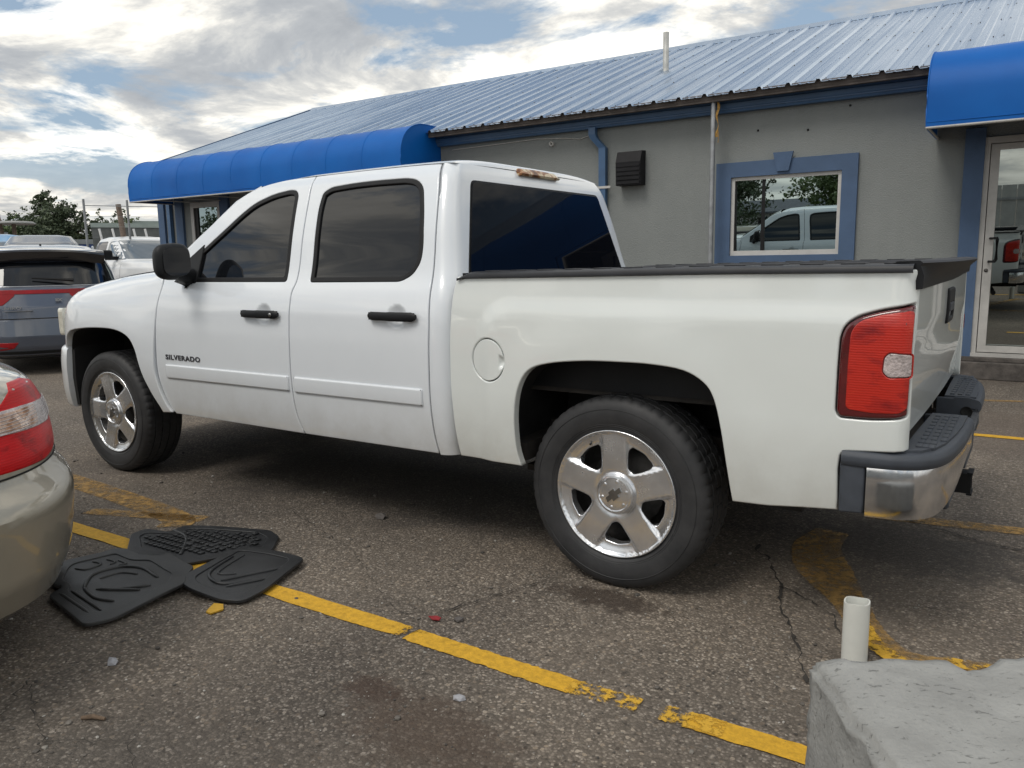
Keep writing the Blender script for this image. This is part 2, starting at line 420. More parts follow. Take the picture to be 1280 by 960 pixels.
RC = .05; RX = 1.015
def bedP(sg, off=0.0):
    def f(u, v):
        if u <= RX: return (u, sg*(bedS(u, v)+off), v)
        a = (u-RX)/RC; s0 = bedS(RX, v)
        return (RX+(RC+off)*sin(min(a, pi/2)), sg*(s0-RC+(RC+off)*cos(min(a, pi/2))), v)
    return f
GAP0 = cr([(-2.866,.468),(-2.914,.521),(-2.972,.635),(-2.993,.74),(-2.980,.895),(-2.952,1.09),(-2.929,1.215),(-2.935,1.262)], 4)
GAP12 = cr([(-1.835,1.800),(-1.815,1.65),(-1.800,1.45),(-1.790,1.32),(-1.790,1.248),(-1.803,1.20),(-1.803,1.13),(-1.806,.96),(-1.812,.82),(-1.810,.68),(-1.792,.562),(-1.752,.466)], 3)
GAP3 = cr([(-.992,1.798),(-.955,1.673),(-.924,1.467),(-.902,1.267),(-.886,1.09),(-.888,.937),(-.892,.785),(-.890,.677),(-.880,.569),(-.861,.470)], 4)
ROOFL = cr([(-2.95,1.312),(-2.773,1.429),(-2.649,1.514),(-2.522,1.612),(-2.411,1.690),(-2.325,1.738),(-2.215,1.772),(-2.082,1.792),(-1.96,1.798)], 4)
FWIN = [(-2.735,1.250),(-1.862,1.252),(-1.880,1.50),(-1.903,1.700),(-1.93,1.727),(-1.98,1.733),(-2.104,1.718),(-2.241,1.677),(-2.336,1.620),(-2.446,1.541),(-2.60,1.438),(-2.765,1.340)]
FWIN = roundpoly(FWIN, [.02,.02,.1,.03,.02,.02,.05,.05,.05,.05,.05,.02])
RWIN = roundpoly([(-1.690,1.250),(-1.085,1.254),(-1.02,1.285),(-.985,1.345),(-.985,1.42),(-1.014,1.574),(-1.050,1.69),(-1.10,1.728),(-1.17,1.740),(-1.352,1.742),(-1.511,1.739),(-1.67,1.728),(-1.722,1.700),(-1.727,1.62),(-1.702,1.390)], [.02,.03,.03,.03,.05,.05,.04,.03,.03,.05,.05,.03,.02,.04,.05])

truck = thing('pickup_truck', 'white four-door pickup with chrome five-spoke wheels, filling the middle of the picture', 'pickup truck')
PT, PB = M['paint'], M['paint_bed']
def dense_h(hx, hz): return (hx+.015, hz, .08, .010)
FD_OUT = [p for p in GAP0] + [p for p in ROOFL] + [p for p in GAP12]
RD_OUT = [(p[0], p[1]) for p in reversed(GAP12)] + [(-1.7,1.803),(-1.45,1.806),(-1.2,1.806),(-1.05,1.803)] + [p for p in GAP3]

def inset_poly(poly, d):
    q = [Vector(p[:2]) for p in resample(poly, 1)]
    if area2(q) < 0: q.reverse()
    return [tuple(p) for p in offset(q, d)]
def side_parts(sg):
    o = (0, sg, 0)
    # doors
    for nm, outl, win, hd in (('front_door', FD_OUT, FWIN, HND[0]), ('rear_door', RD_OUT, RWIN, HND[1])):
        d = panel(nm, outl, side(doorS, sg), o, PT, truck, holes=[inset_poly(win, .004)], step=.05, vstep=.03, bev=.006, inset=.0025, dense=[dense_h(*hd)])
        panel('window_seal', win, side(lambda x, z: cabS(x, z)+.001, sg), o, M['seal'], d, holes=[inset_poly(win, .026)], step=.05, bev=.006, inset=0, thick=.03)
        panel('window_glass', inset_poly(win, .020), side(lambda x, z: cabS(x, z)-.010, sg), o, M['glass'], d, step=.10, vstep=.05, bev=.001, inset=0, thick=.004)
        # moulding strip
        x0, x1 = ((-2.895, -1.826) if nm == 'front_door' else (-1.786, -.930))
        mo = roundpoly([(x0, .687), (x1, .691), (x1, .772), (x0, .771)], .010)
        panel('side_moulding', mo, side(lambda x, z: cabS(x, z)+.010+.002*cos((z-.73)/.045*1.3), sg), o, PT, d, step=.12, vstep=.012, bev=.010, inset=0, thick=.012)
        # handle: bar, bezel and key barrel
        hx, hz = hd; b = MB(); y0 = sg*cabS(hx, hz)
        rows = []
        for i in range(15):
            t = i/14; x = hx-.144+.288*t; w = (.0225 if 0 < i < 14 else .012)*(1 if t > .45 else .93); dy = .020+.016*sin(pi*min(max((t-.02)/.96, 0), 1))**.5
            rows.append([(x, y0+sg*(dy+.008*cos(a)-.004), hz+w*sin(a)*(.95)) for a in [2*pi*k/12 for k in range(12)]])
        b.grid(rows, closed_u=True); b.add(rows[0], [tuple(range(12))]); b.add(rows[-1], [tuple(range(12))])
        for xx in (hx-.118, hx+.105): b.box(xx-.016, xx+.016, y0-sg*.03, y0+sg*.028, hz-.017, hz+.017)
        h = b.build('door_handle', M['black_plastic'], d, auto=40)
        if nm == 'front_door':
            MB().lathe([(.0001, sg*.004), (.009, sg*.004), (.010, 0)], 14, 'y', (hx+.108, y0+sg*.037, hz)).build('key_lock', M['chrome_dark'], d)
            mt = T(-2.888 if sg < 0 else -2.487, sg*(cabS(-2.7, .815)+.0015), .801) @ (rot('X', pi/2) if sg < 0 else rot('Z', pi) @ rot('X', pi/2))
            text_mesh('model_lettering', 'SILVERADO', .040, M['letter'], d, mt, ext=.002, bold=.0010, sx=1.42, sp=1.16)
    # black sail and mirror
    sail = roundpoly([(-2.775,1.245),(-2.618,1.245),(-2.60,1.462),(-2.775,1.352)], .006)
    sa = panel('mirror_sail', sail, side(lambda x, z: cabS(x, z)+.006, sg), o, M['black_plastic'], truck, step=.06, bev=.005, inset=0, thick=.015)
    mr = MB()
    rows = []                                # housing: rounded shell, flat rear opening
    C0 = Vector((-2.585, sg*1.095, 1.366)); nU = 17
    for i in range(nU):
        ph = -pi/2+pi*i/(nU-1); row = []
        for k in range(36):
            a = 2*pi*k/36; e = 2/3.4
            ca, sa_ = cos(a), sin(a)
            yy = math.copysign(abs(ca)**e, ca)*.104; zz_ = math.copysign(abs(sa_)**e, sa_)*.100
            if zz_ < 0 and yy*sg < 0: zz_ *= .82
            if zz_ > 0 and yy*sg > 0: zz_ *= .97
            cp = abs(cos(ph))**.55; sp = sin(ph)
            row.append((C0.x+sp*(.075 if sp < 0 else .038), C0.y+yy*cp, C0.z+zz_*cp))
        rows.append(row)
    mr.grid(rows, closed_u=True)
    mh = mr.build('door_mirror', M['black_plastic'], truck, auto=60)
    gm = [(C0.y+.082*math.copysign(abs(cos(a))**.6, cos(a)), C0.z+.076*math.copysign(abs(sin(a))**.6, sin(a))) for a in [2*pi*k/32 for k in range(32)]]
    MB().prism(gm, lambda y, z: (C0.x+.034, y, z), lambda y, z: (C0.x+.040, y, z)).build('mirror_glass', M['mirror'], mh)
    arm = MB()
    arm.tube([(-2.67, sg*.93, 1.285), (-2.665, sg*.99, 1.29), (-2.64, sg*1.06, 1.31)], [.045, .042, .036], 14)
    arm.tube([(-2.69, sg*.945, 1.262), (-2.69, sg*.975, 1.245), (-2.69, sg*.955, 1.222)], [.05, .045, .012], 14)
    arm.build('mirror_arm', M['black_plastic'], mh, auto=60)
    # front fender
    ARCHF = cr([(-4.10,.80),(-4.075,.845),(-4.02,.895),(-3.92,.930),(-3.77,.950),(-3.612,.960),(-3.424,.960),(-3.300,.941),(-3.222,.904),(-3.178,.840),(-3.155,.760),(-3.121,.678),(-3.053,.579),(-2.995,.509),(-2.969,.468)], 3)
    crest = [(x, zc(x)-.002) for x in np.linspace(-4.44, -2.94, 26)]
    fo = [(-4.44, .835), (-4.40, .835), (-4.12, .80)] + ARCHF[1:] + GAP0[1:-1] + [(-2.937, 1.27)] + list(reversed(crest))
    fn = panel('front_fender', fo, side(fenderS, sg), o, PT, truck, step=.045, vstep=.022, bev=.007, inset=.0025, thick=.03)
    lip = MB()
    # headlight wraps from the nose
    hl = [(y, z) for y, z in roundpoly([(.40,.86),(.78,.86),(.78,1.06),(.40,1.03)], .03)]
    MB().prism(hl, lambda y, z: (-4.555+.55*max(0, y-.5)**1.6, sg*y, z), lambda y, z: (-4.50+.55*max(0, y-.5)**1.6, sg*y, z)).build('headlight', M['headlamp'], truck)
    am = [(x, z) for x, z in [(-4.45,.85),(-4.46,1.01),(-4.30,1.06),(-4.30,.85)]]
    panel('corner_lamp', roundpoly([(-4.56,.86),(-4.435,.86),(-4.435,1.045),(-4.56,.985)], .01), side(lambda x, z: fenderS(x, z)-.002, sg), o, M['headlamp'], truck, step=.03, bev=.006, inset=0)
    # inner wheel houses
    for nm, ax, arch, Sf in (('front_wheel_liner', -3.60, ARCHF, fenderS), ('rear_wheel_liner', .03, None, bedS)):
        w = MB(); rows = []
        R_ = .54 if nm[0] == 'f' else .545
        for i in range(25):
            a = pi*1.12*i/24-.06*pi; cx_, cz_ = ax+R_*math.copysign(abs(cos(a))**.62, cos(a)), .42+R_*math.copysign(abs(sin(a))**.62, sin(a))
            rows.append([(cx_, sg*(min(.955, Sf(cx_, min(max(cz_, .5), 1.0))-.035)-j*.11), max(cz_, .47)) for j in range(6)])
        w.grid(rows); w.prism([(ax+.60*cos(pi*k/16), max(.47, .40+.62*sin(pi*k/16)**.5)) for k in range(17)], lambda x, z: (x, sg*.40, z), lambda x, z: (x, sg*.405, z))
        w.build(nm, M['liner'], truck)
    # bed side
    ARCHR = cr([(-.398,.478),(-.420,.560),(-.424,.70),(-.402,.815),(-.350,.893),(-.256,.927),(-.10,.946),(.05,.951),(.19,.950),(.315,.936),(.392,.898),(.430,.845),(.457,.742),(.482,.596),(.504,.466)], 4)
    EU = RX+RC*pi/2
    bo = [(-.741,.476)] + ARCHR + [(.632,.470),(.866,.492),(.862,.640)] + roundpoly([(.864,.650),(.868,.700),(1.03,.712)], [0, .04, 0])[1:] + [(EU,.716),(EU,1.30)] + [(1.0,1.296),(.84,1.294),(.44,1.291),(-.21,1.285),(-.729,1.280)] + cr([(-.732,1.277),(-.754,1.191),(-.770,1.024),(-.774,.914),(-.776,.796),(-.770,.673),(-.759,.567),(-.742,.478)], 3)[1:-1]
    fc = (-.560, .926); fuel = [(fc[0]+.086*cos(2*pi*k/40), fc[1]+.091*sin(2*pi*k/40)) for k in range(40)]
    LAMP = roundpoly([(1.074,1.190),(.968,1.172),(.900,1.150),(.866,1.124),(.851,1.084),(.848,1.005),(.846,.835),(.858,.815),(.960,.815),(1.040,.825),(1.070,.834)], [.008,.05,.04,.03,.03,.05,.015,.015,.05,.03,.01])
    bd = panel('bed_side', bo, bedP(sg), (.02, sg, 0), PB, truck, holes=([fuel] if sg < 0 else [])+[LAMP], step=.045, vstep=.028, bev=.007, inset=.002, thick=.03, dense=[(-.63, 1.12, .10, .010), (-.50, 1.19, .07, .010)])
    if sg < 0:
        ff = inset_poly(fuel, .0015)
        panel('fuel_door', ff, side(lambda x, z: bedS(x, z)-.0005-(.013*max(0, 1-((x+.482)/.020)**2)*max(0, 1-((z-.921)/.026)**2) if abs(x+.482) < .02 and abs(z-.921) < .026 else 0), sg), o, PB, bd, step=.02, bev=.003, inset=.0005, thick=.02, dense=[(-.482, .921, .03, .005)])
    # tail lamp
    lp = panel('tail_light', inset_poly(LAMP, .002), bedP(sg, .004), (.02, sg, 0), M['red_dark'], truck, step=.03, bev=.012, inset=0, thick=.03)
    inn = roundpoly([(1.066,1.172),(.968,1.156),(.905,1.135),(.882,1.10),(.878,1.0),(.876,.845),(.96,.838),(1.035,.842),(1.060,.86)], .02)
    rev = roundpoly([(1.066,1.030),(1.000,1.036),(.986,1.02),(.983,.975),(1.0,.958),(1.066,.962)], .008)
    panel('red_lens', inn, bedP(sg, .0065), (.02, sg, 0), M['red'], lp, holes=[inset_poly(rev, -.002)], step=.03, bev=.004, inset=0, thick=.006)
    panel('reverse_lens', rev, bedP(sg, .0070), (.02, sg, 0), M['clear'], lp, step=.015, bev=.004, inset=0, thick=.006)
    # bed rail cap
    rows = []
    xs = np.linspace(-.722, 1.050, 60)
    for i, x in enumerate(xs):
        zt = pch([-.75,-.21,.44,.84,1.1], [1.297,1.304,1.313,1.315,1.316], x); zb = zt-.026
        if i < 2: zt -= .010*(2-i)
        pr = [(.80, zb-.05), (.82, zt-.012), (.835, zt-.002), (.88, zt), (.93, zt), (.965, zt-.003), (.981, zt-.009), (.986, zt-.018), (.986, zb), (.975, zb-.004)]
        rows.append([(x, sg*y, z) for y, z in pr])
    rb = MB().grid(rows)
    for k in range(13):                      # embossed tread bars on the cap
        xx = -.60+k*.13; zt = pch([-.75,-.21,.44,.84,1.1], [1.297,1.304,1.313,1.315,1.316], xx)
        rb.box(xx, xx+.075, sg*.86, sg*.945, zt-.004, zt+.0035, bev=.002)
    rb.build('bed_rail_cap', M['rail'], truck, auto=38)
M['letter'] = mat('badge_chrome', (0.10, 0.10, 0.11), 0.3, metal=0.6, ns=20, nv=0.2)
M['rail'] = mat('rail_plastic', (0.018, 0.019, 0.023), 0.45, spec=.35, ns=9, nv=0.3, bump=0.05, bs=250)
side_parts(-1); side_parts(1)
for sg in (-1, 1):
    for gp, Sg in ((GAP0, cabS), (GAP12, cabS), (GAP3, cabS)):
        G_ = [p for p in gp]; rows = []
        for i, p in enumerate(G_):
            a = Vector(G_[max(i-1, 0)]); b = Vector(G_[min(i+1, len(G_)-1)]); d = (b-a).normalized(); n = Vector((-d.y, d.x))*.012
            rows.append([(p[0]-n.x, sg*(Sg(p[0], p[1])-.010), p[1]-n.y), (p[0]+n.x, sg*(Sg(p[0], p[1])-.010), p[1]+n.y)])
        MB().grid(rows, smooth=False).build('door_gap', M['dark'], truck, recalc=False)

# cab corner posts and back wall in one sheet
def xg3(z):
    zs = [p[1] for p in GAP3][::-1]; xs = [p[0] for p in GAP3][::-1]
    return np.interp(z, zs, xs)
def xb(z): return np.interp(z, [.46, 1.20, 1.30, 1.72, 1.76, 1.80], [-.772, -.775, -.800, -.889, -.902, -.925])
rows = []
for z in list(np.arange(.470, 1.70, .035))+[1.71, 1.73, 1.75, 1.765, 1.78, 1.79, 1.797]:
    w = cabS(-1, z); b0 = float(xb(z)); g = float(xg3(z))+.003; r = min(.085, (b0-g)*.92) if b0-g > .03 else (b0-g)*.9
    half = [(g, w-.014), (g+.001, w-.003), (g+.006, w)] + [(g+.006+(b0-r-g-.006)*t, w) for t in (.33, .66)]
    half += [(b0-r+r*sin(a), w-r+r*cos(a)) for a in [pi/2*k/9 for k in range(10)]]
    half += [(b0, (w-r)*t) for t in (.95, .8, .55, .28, 0)]
    rows.append([(x, -y, z) for x, y in half]+[(x, y, z) for x, y in half[::-1][1:]])
MB().grid(rows).build('cab_rear_panel', PT, truck)
RG = roundpoly([(-.806,1.262),(.806,1.262),(.640,1.722),(-.640,1.722)], .035)
panel('rear_window_seal', RG, lambda u, v: (float(xb(v))+.002, u, v), (1, 0, 0), M['seal'], truck, holes=[inset_poly(RG, .012)], step=.06, bev=.003, inset=0, thick=.004)
panel('rear_window', inset_poly(RG, .009), lambda u, v: (float(xb(v))+.0055-.012*(u/.8)**2*0, u, v), (1, 0, 0), M['glass_rear'], truck, step=.08, bev=.002, inset=0, thick=.004)
rows = []
for k in range(25):
    y = -.195+.39*k/24; t = abs(y)/.195; zb, zt_ = 1.776, 1.815-.004*t; e = 1-.5*max(0, (t-.9)/.1)
    rows.append([(-.95, y, zb), (-.893, y, zb), (-.888+.004*t, y, zb+.010), (-.895, y, zb+(zt_-zb)*.6*e), (-.912, y, zb+(zt_-zb)*e), (-.95, y, zb+(zt_-zb)*e+.008)])
g = MB().grid(rows, closed_u=True); g.add(rows[0], [tuple(range(6))]); g.add(rows[-1], [tuple(range(6))])
def agedlens():
    m, t, b = newmat('aged_amber_lens'); l = t.links.new; V = N(t, 'ShaderNodeTexCoord').outputs['Object']
    n = N(t, 'ShaderNodeTexNoise', inp={'Scale': 13, 'Detail': 7, 'Roughness': .65, 'Distortion': .5}); l(V, n.inputs['Vector'])
    r = ramp(t, [(.38, (.10,.035,.012)), (.47, (.32,.13,.04)), (.52, (.55,.45,.30)), (.62, (.68,.62,.48))]); l(n.outputs[0], r.inputs[0]); l(r.outputs[0], b.inputs['Base Color']); b.inputs['Roughness'].default_value = .35; return m
g.build('high_brake_light', agedlens(), truck, auto=40)
# roof skin
rows = []
st = [(-2.22, -.022), (-2.17, -.008), (-2.10, 0), (-1.9, .004), (-1.6, .006), (-1.3, .004), (-1.1, .001), (-1.0, -.002), (-.965, -.006), (-.942, -.012), (-.930, -.022), (-.924, -.034)]
for x, dz in st:
    w = .716; ze = np.interp(x, [-2.33,-2.215,-2.082,-1.9,-1.2,-.98,-.92], [1.735,1.768,1.790,1.797,1.802,1.799,1.795])
    row = []
    for k in range(41):
        t = -1+2*k/40; t = math.copysign(1-(1-abs(t))**1.5, t)
        row.append((x-.05*(1-t*t)*ss(-1.9, -2.2, x), w*t, ze+.040*(1-abs(t)**5)+(dz*(1-abs(t)**6) if x > -1.2 or x < -2.0 else dz*(1-t**4))))
    rows.append(row)
MB().grid(rows).build('roof', PT, truck)
# windshield, cowl, hood, nose
def apil(t): return np.interp(t, [0, .25, .5, .75, 1], [-2.93, -2.76, -2.58, -2.41, -2.24]), np.interp(t, [0, .25, .5, .75, 1], [1.325, 1.437, 1.56, 1.69, 1.765])
rows = []
for i in range(9):
    x, z = apil(i/8); w = cabS(x, z)-.035
    rows.append([(x-.16*(1-(k/10-1)**2)*(1-.55*i/8), w*(k/10-1), z+.045*(1-(k/10-1)**2)*(i/8)) for k in range(21)])
MB().grid(rows).build('windshield', M['glass'], truck)
for sg in (-1, 1):
    rows = []
    for i in range(9):
        x, z = apil(i/8); w = cabS(x, z); rows.append([(x+.01, sg*(w-.004), z-.012), (x-.012, sg*(w-.012), z+.006), (x-.02, sg*(w-.05), z+.004)])
    MB().grid(rows).build('windshield_pillar', PT, truck)
hd_rows = []
for x in np.linspace(-4.50, -2.96, 24):
    cw = fenderS(x, zc(x)-.002)-.004 if x > -4.44 else fenderS(-4.44, zc(-4.44))-.004-(abs(x)-4.44)*2
    row = []
    for k in range(25):
        t = -1+k/12; row.append((x-.10*(1-t*t)*ss(-3.9, -4.5, x), cw*t, zc(x)+.030*(1-t**4)+.012*ss(.75, .6, abs(t))-.05*ss(-4.35, -4.52, x)))
    hd_rows.append(row)
MB().grid(hd_rows).build('hood', PT, truck)
MB().box(-3.02, -2.80, -.86, .86, 1.25, 1.318, bev=.01).build('cowl_panel', M['black_plastic'], truck)
MB().box(-4.585, -4.50, -.40, .40, .84, 1.03, bev=.02).box(-4.60, -4.585, -.42, .42, .925, .955, bev=.005).build('grille', M['black_plastic'], truck)
def sweep(path, prof, name, m, parent, auto=35, smooth=True):   # plan path [(x,y)], prof [(out,z)]
    rows = []
    for i, p in enumerate(path):
        a = Vector(path[max(i-1, 0)]); b = Vector(path[min(i+1, len(path)-1)]); d = (b-a).normalized(); n = Vector((d.y, -d.x))
        rows.append([(p[0]+n.x*o_, p[1]+n.y*o_, z) for o_, z in (prof(i/(len(path)-1)) if callable(prof) else prof)])
    g = MB().grid(rows, closed_u=True); g.add(rows[0], [tuple(range(len(rows[0])))]); g.add(rows[-1], [tuple(range(len(rows[0])))])
    return g.build(name, m, parent, auto=auto)
half = cr([(-4.095,-.948),(-4.20,-.925),(-4.33,-.86),(-4.45,-.74),(-4.54,-.5),(-4.58,-.25),(-4.59,0)], 5)
path = half+[(x, -y) for x, y in half[::-1][1:]]
FBP = roundpoly([(-.08,.40),(-.015,.395),(.004,.50),(.006,.70),(-.008,.80),(-.06,.822)], [.01,.02,.05,.05,.02,.01], 3)
FBP = [(-o_, z) for o_, z in FBP]
sweep(path, FBP, 'front_bumper', PT, truck)
for sg in (-1, 1):
    MB().prism([(.46,.40),(.915,.41),(.925,.60),(.915,.79),(.86,.835),(.80,.90),(.46,.95)], lambda y, z: (-4.098, sg*y, z), lambda y, z: (-4.070, sg*(y-.012), z)).build('front_splash_shield', M['liner'], truck)
# tailgate
def tgx(u, v): return 1.058+.010*(1-(u/.92)**2)-.018*ss(.95, .74, v)+.006*ss(1.02, 1.12, v)
TG = roundpoly([(-.926,.735),(.926,.735),(.926,1.296),(-.926,1.296)], .012)
tg = panel('tailgate', TG, lambda u, v: (tgx(u, v), u, v), (1, 0, 0), PB, truck, step=.06, vstep=.02, bev=.008, inset=.003, thick=.03)
hb = roundpoly([(-.115,1.062),(.115,1.062),(.115,1.205),(-.115,1.205)], .02)
hh = panel('tailgate_handle', hb, lambda u, v: (tgx(u, v)+.010, u, v), (1, 0, 0), M['black_plastic'], tg, holes=[roundpoly([(-.085,1.085),(.085,1.085),(.085,1.145),(-.085,1.145)], .012)], step=.03, bev=.008, inset=0, thick=.012)
MB().box(1.052, 1.064, -.09, .09, 1.08, 1.15).build('handle_recess', M['dark'], tg)
MB().box(1.066, 1.086, -.080, .080, 1.110, 1.146, bev=.006).build('handle_lever', M['bumper_plastic'], tg)
# spoiler along the tailgate top
rows = []
for k in range(49):
    y = -.945+1.89*k/48; t = y/.945; tip = 1.072+.066*(1-abs(t)**4); e = ss(1.0, .97, abs(t))
    zt = 1.322; zl = 1.235+.015*ss(0, .9, y)
    rows.append([(.985, y, zt-.008), (1.0, y, zt), (1.06, y, zt+.002), (tip-.008, y, zt+.001), (tip, y, zt-.006), (tip-.006, y, zt-.016),
                 (1.078+.35*(tip-1.078)*.6, y, zt-.045), (1.076, y, zl+.012), (1.074, y, zl), (1.055, y, zl-.002), (1.04, y, zl+.02), (1.04, y, zt-.03)])
g = MB().grid(rows, closed_u=True); g.add(rows[0], [tuple(range(12))]); g.add(rows[-1], [tuple(range(12))])
g.build('tailgate_spoiler', M['black_plastic'], truck, auto=32)
# body shell floor, frame and running gear (dark, mostly in shade)
u = MB()
u.box(-4.40, 1.00, -.56, .56, .50, .60); u.box(-2.92, -.80, -.90, .90, .478, .56); u.box(-.74, -.43, -.90, .90, .482, .56); u.box(.53, .85, -.90, .90, .482, .56)
u.box(-4.2, 1.05, -.46, -.36, .38, .52); u.box(-4.2, 1.05, .36, .46, .38, .52)
u.box(-.71, -.69, -.90, .90, .56, 1.27); u.box(-.70, .99, -.80, .80, .78, .80)
u.build('chassis', M['rust'], truck)
cab_in = MB(); cab_in.box(-2.90, -.84, -.90, .90, .56, 1.20); cab_in.box(-4.3, -3.0, -.55, .55, .6, 1.10); cab_in.build('cab_dark_fill', M['dark'], truck)  # dark blocks added inside the body so the panel gaps look shaded
bl = MB()
for sg in (-1, 1):
    bl.box(-.70, 1.03, sg*.80, sg*.81, .80, 1.285); bl.box(-.36, .42, sg*.60, sg*.80, .80, 1.02, bev=.03)
bl.box(1.00, 1.035, -.90, .90, .80, 1.30); bl.box(-.715, -.70, -.95, .95, .80, 1.292)
bl.build('bed_liner', M['black_plastic'], truck)
ax = MB(); ax.tube([(0, -.75, .399), (0, .75, .399)], .045, 14); ax.lathe([(.001, -.16), (.10, -.14), (.15, 0), (.10, .14), (.001, .16)], 20, 'y', (0, 0, .399))
MB().tube([(-3.645, -.75, .399), (-3.645, .75, .399)], .04, 12).build('front_axle', M['rust'], truck); MB().tube([(-.9, .15, .42), (-.1, .1, .42)], .04, 12).build('drive_shaft', M['rust'], truck)
for sg in (-1, 1): ax.box(-.65, .65, sg*.52-.03, sg*.52+.03, .33, .36); ax.tube([(-.1, sg*.45, .42), (-.16, sg*.42, .75)], .03, 10)
ax.build('axle', M['rust'], truck)
ex = MB().tube([(-2.8, .2, .36), (-1.2, .25, .36), (-.5, .35, .38), (-.1, .5, .55), (.35, .5, .50), (.7, .62, .36), (.75, .98, .33)], .035, 12); ex.lathe([(.01, -.3), (.11, -.28), (.12, 0), (.11, .28), (.01, .3)], 20, 'y', (-1.4, .24, .37)); ex.build('exhaust_pipe', M['rust'], truck)
MB().lathe([(.20, -.10), (.33, -.12), (.36, -.06), (.36, .06), (.33, .12), (.20, .10)], 36, 'z', (.62, 0, .50)).build('spare_tyre', M['tyre'], truck)

# rear bumper
for sg in (-1, 1):
    A = cr([(.872,-.987),(.95,-.988),(1.05,-.972),(1.12,-.915),(1.160,-.80),(1.180,-.60),(1.187,-.40),(1.188,-.215)], 6)
    A = [(x, y*(1 if sg < 0 else -1)) for x, y in A]
    if sg > 0: A = A[::-1]
    # chrome wing (inset start so the black front piece shows)
    ch = [p for p in A if p[0] > .938]
    s_ = 1
    prof = [(-.02,.485),(.004,.490),(.012,.53),(.013,.60),(.010,.655),(.004,.672),(-.02,.672)]
    cap = roundpoly([(-.09,.655),(.010,.655),(.018,.672),(.018,.690),(.008,.706),(-.03,.716),(-.09,.716)], .006, 3)
    bt = sweep(A, cap, 'bumper_top_trim', M['bumper_plastic'], truck, 40)
    def cprof(t, sg=sg):
        t = t if sg < 0 else 1-t; k = .085*ss(.35, 1, t)
        return [(o_, z+(k if z < .56 else 0)) for o_, z in prof]
    cw = sweep(ch, cprof, 'chrome_bumper', M['chrome'], truck, 50)
    fr = MB(); fr.add([], [])
    pl = roundpoly([(.868,.492),(.945,.497),(.945,.70),(.895,.708),(.866,.672)], [.01,.0,.0,.03,.03])
    panel('bumper_end_trim', pl, side(lambda x, z: bedS(.85, .6)+.006, sg), (0, sg, 0), M['bumper_plastic'], truck, step=.03, bev=.008, inset=0, thick=.05)
    # step pad on top
    pad = [(1.045, -.965), (1.10, -.935), (1.135, -.87), (1.155, -.78), (1.172, -.60), (1.180, -.43), (1.182, -.235), (1.060, -.235), (1.05, -.60)]
    sp = MB().prism([(x, -y*sg) for x, y in pad], lambda x, y: (x, y, .690), lambda x, y: (x, y, .719))
    for i in range(10):
        for j in range(3):
            yy = .27+i*.064; xx = 1.078+j*.030-.012*(i > 7)*j
            if yy > .86 and j == 2: continue
            sp.box(xx, xx+.018, sg*yy, sg*(yy+.046), .716, .724, bev=.002)
    sp.build('bumper_step_pad', M['bumper_plastic'], truck)
    MB().box(1.03, 1.182, sg*.215, sg*.235, .52, .712, bev=.004).build('bumper_inner_wall', M['bumper_plastic'], truck)
cb_ = MB(); cb_.box(1.03, 1.19, -.22, .22, .585, .604, bev=.004); cb_.box(1.06, 1.165, -.62, .62, .44, .59, bev=.012); cb_.box(1.165, 1.185, -.20, .20, .50, .59, bev=.004)
for i in range(6): cb_.box(1.09, 1.16, -.19+i*.066, -.15+i*.066, .602, .608)
cb_.build('bumper_centre_step', M['bumper_plastic'], truck)
MB().lathe([(.0005, 0), (.020, 0), (.022, -.004), (.024, 0)], 20, 'y', (1.15, .212, .655)).build('bumper_round_hole', M['dark'], truck)
hr = MB(); hr.box(1.0, 1.20, -.032, .032, .432, .440); hr.box(1.0, 1.20, -.032, .032, .356, .364); hr.box(1.0, 1.20, -.040, -.030, .356, .44); hr.box(1.0, 1.20, .030, .040, .356, .44); hr.box(1.185, 1.205, -.046, .046, .350, .358); hr.box(1.185, 1.205, -.046, .046, .438, .446)
hr.build('tow_hitch', M['black_plastic'], truck)

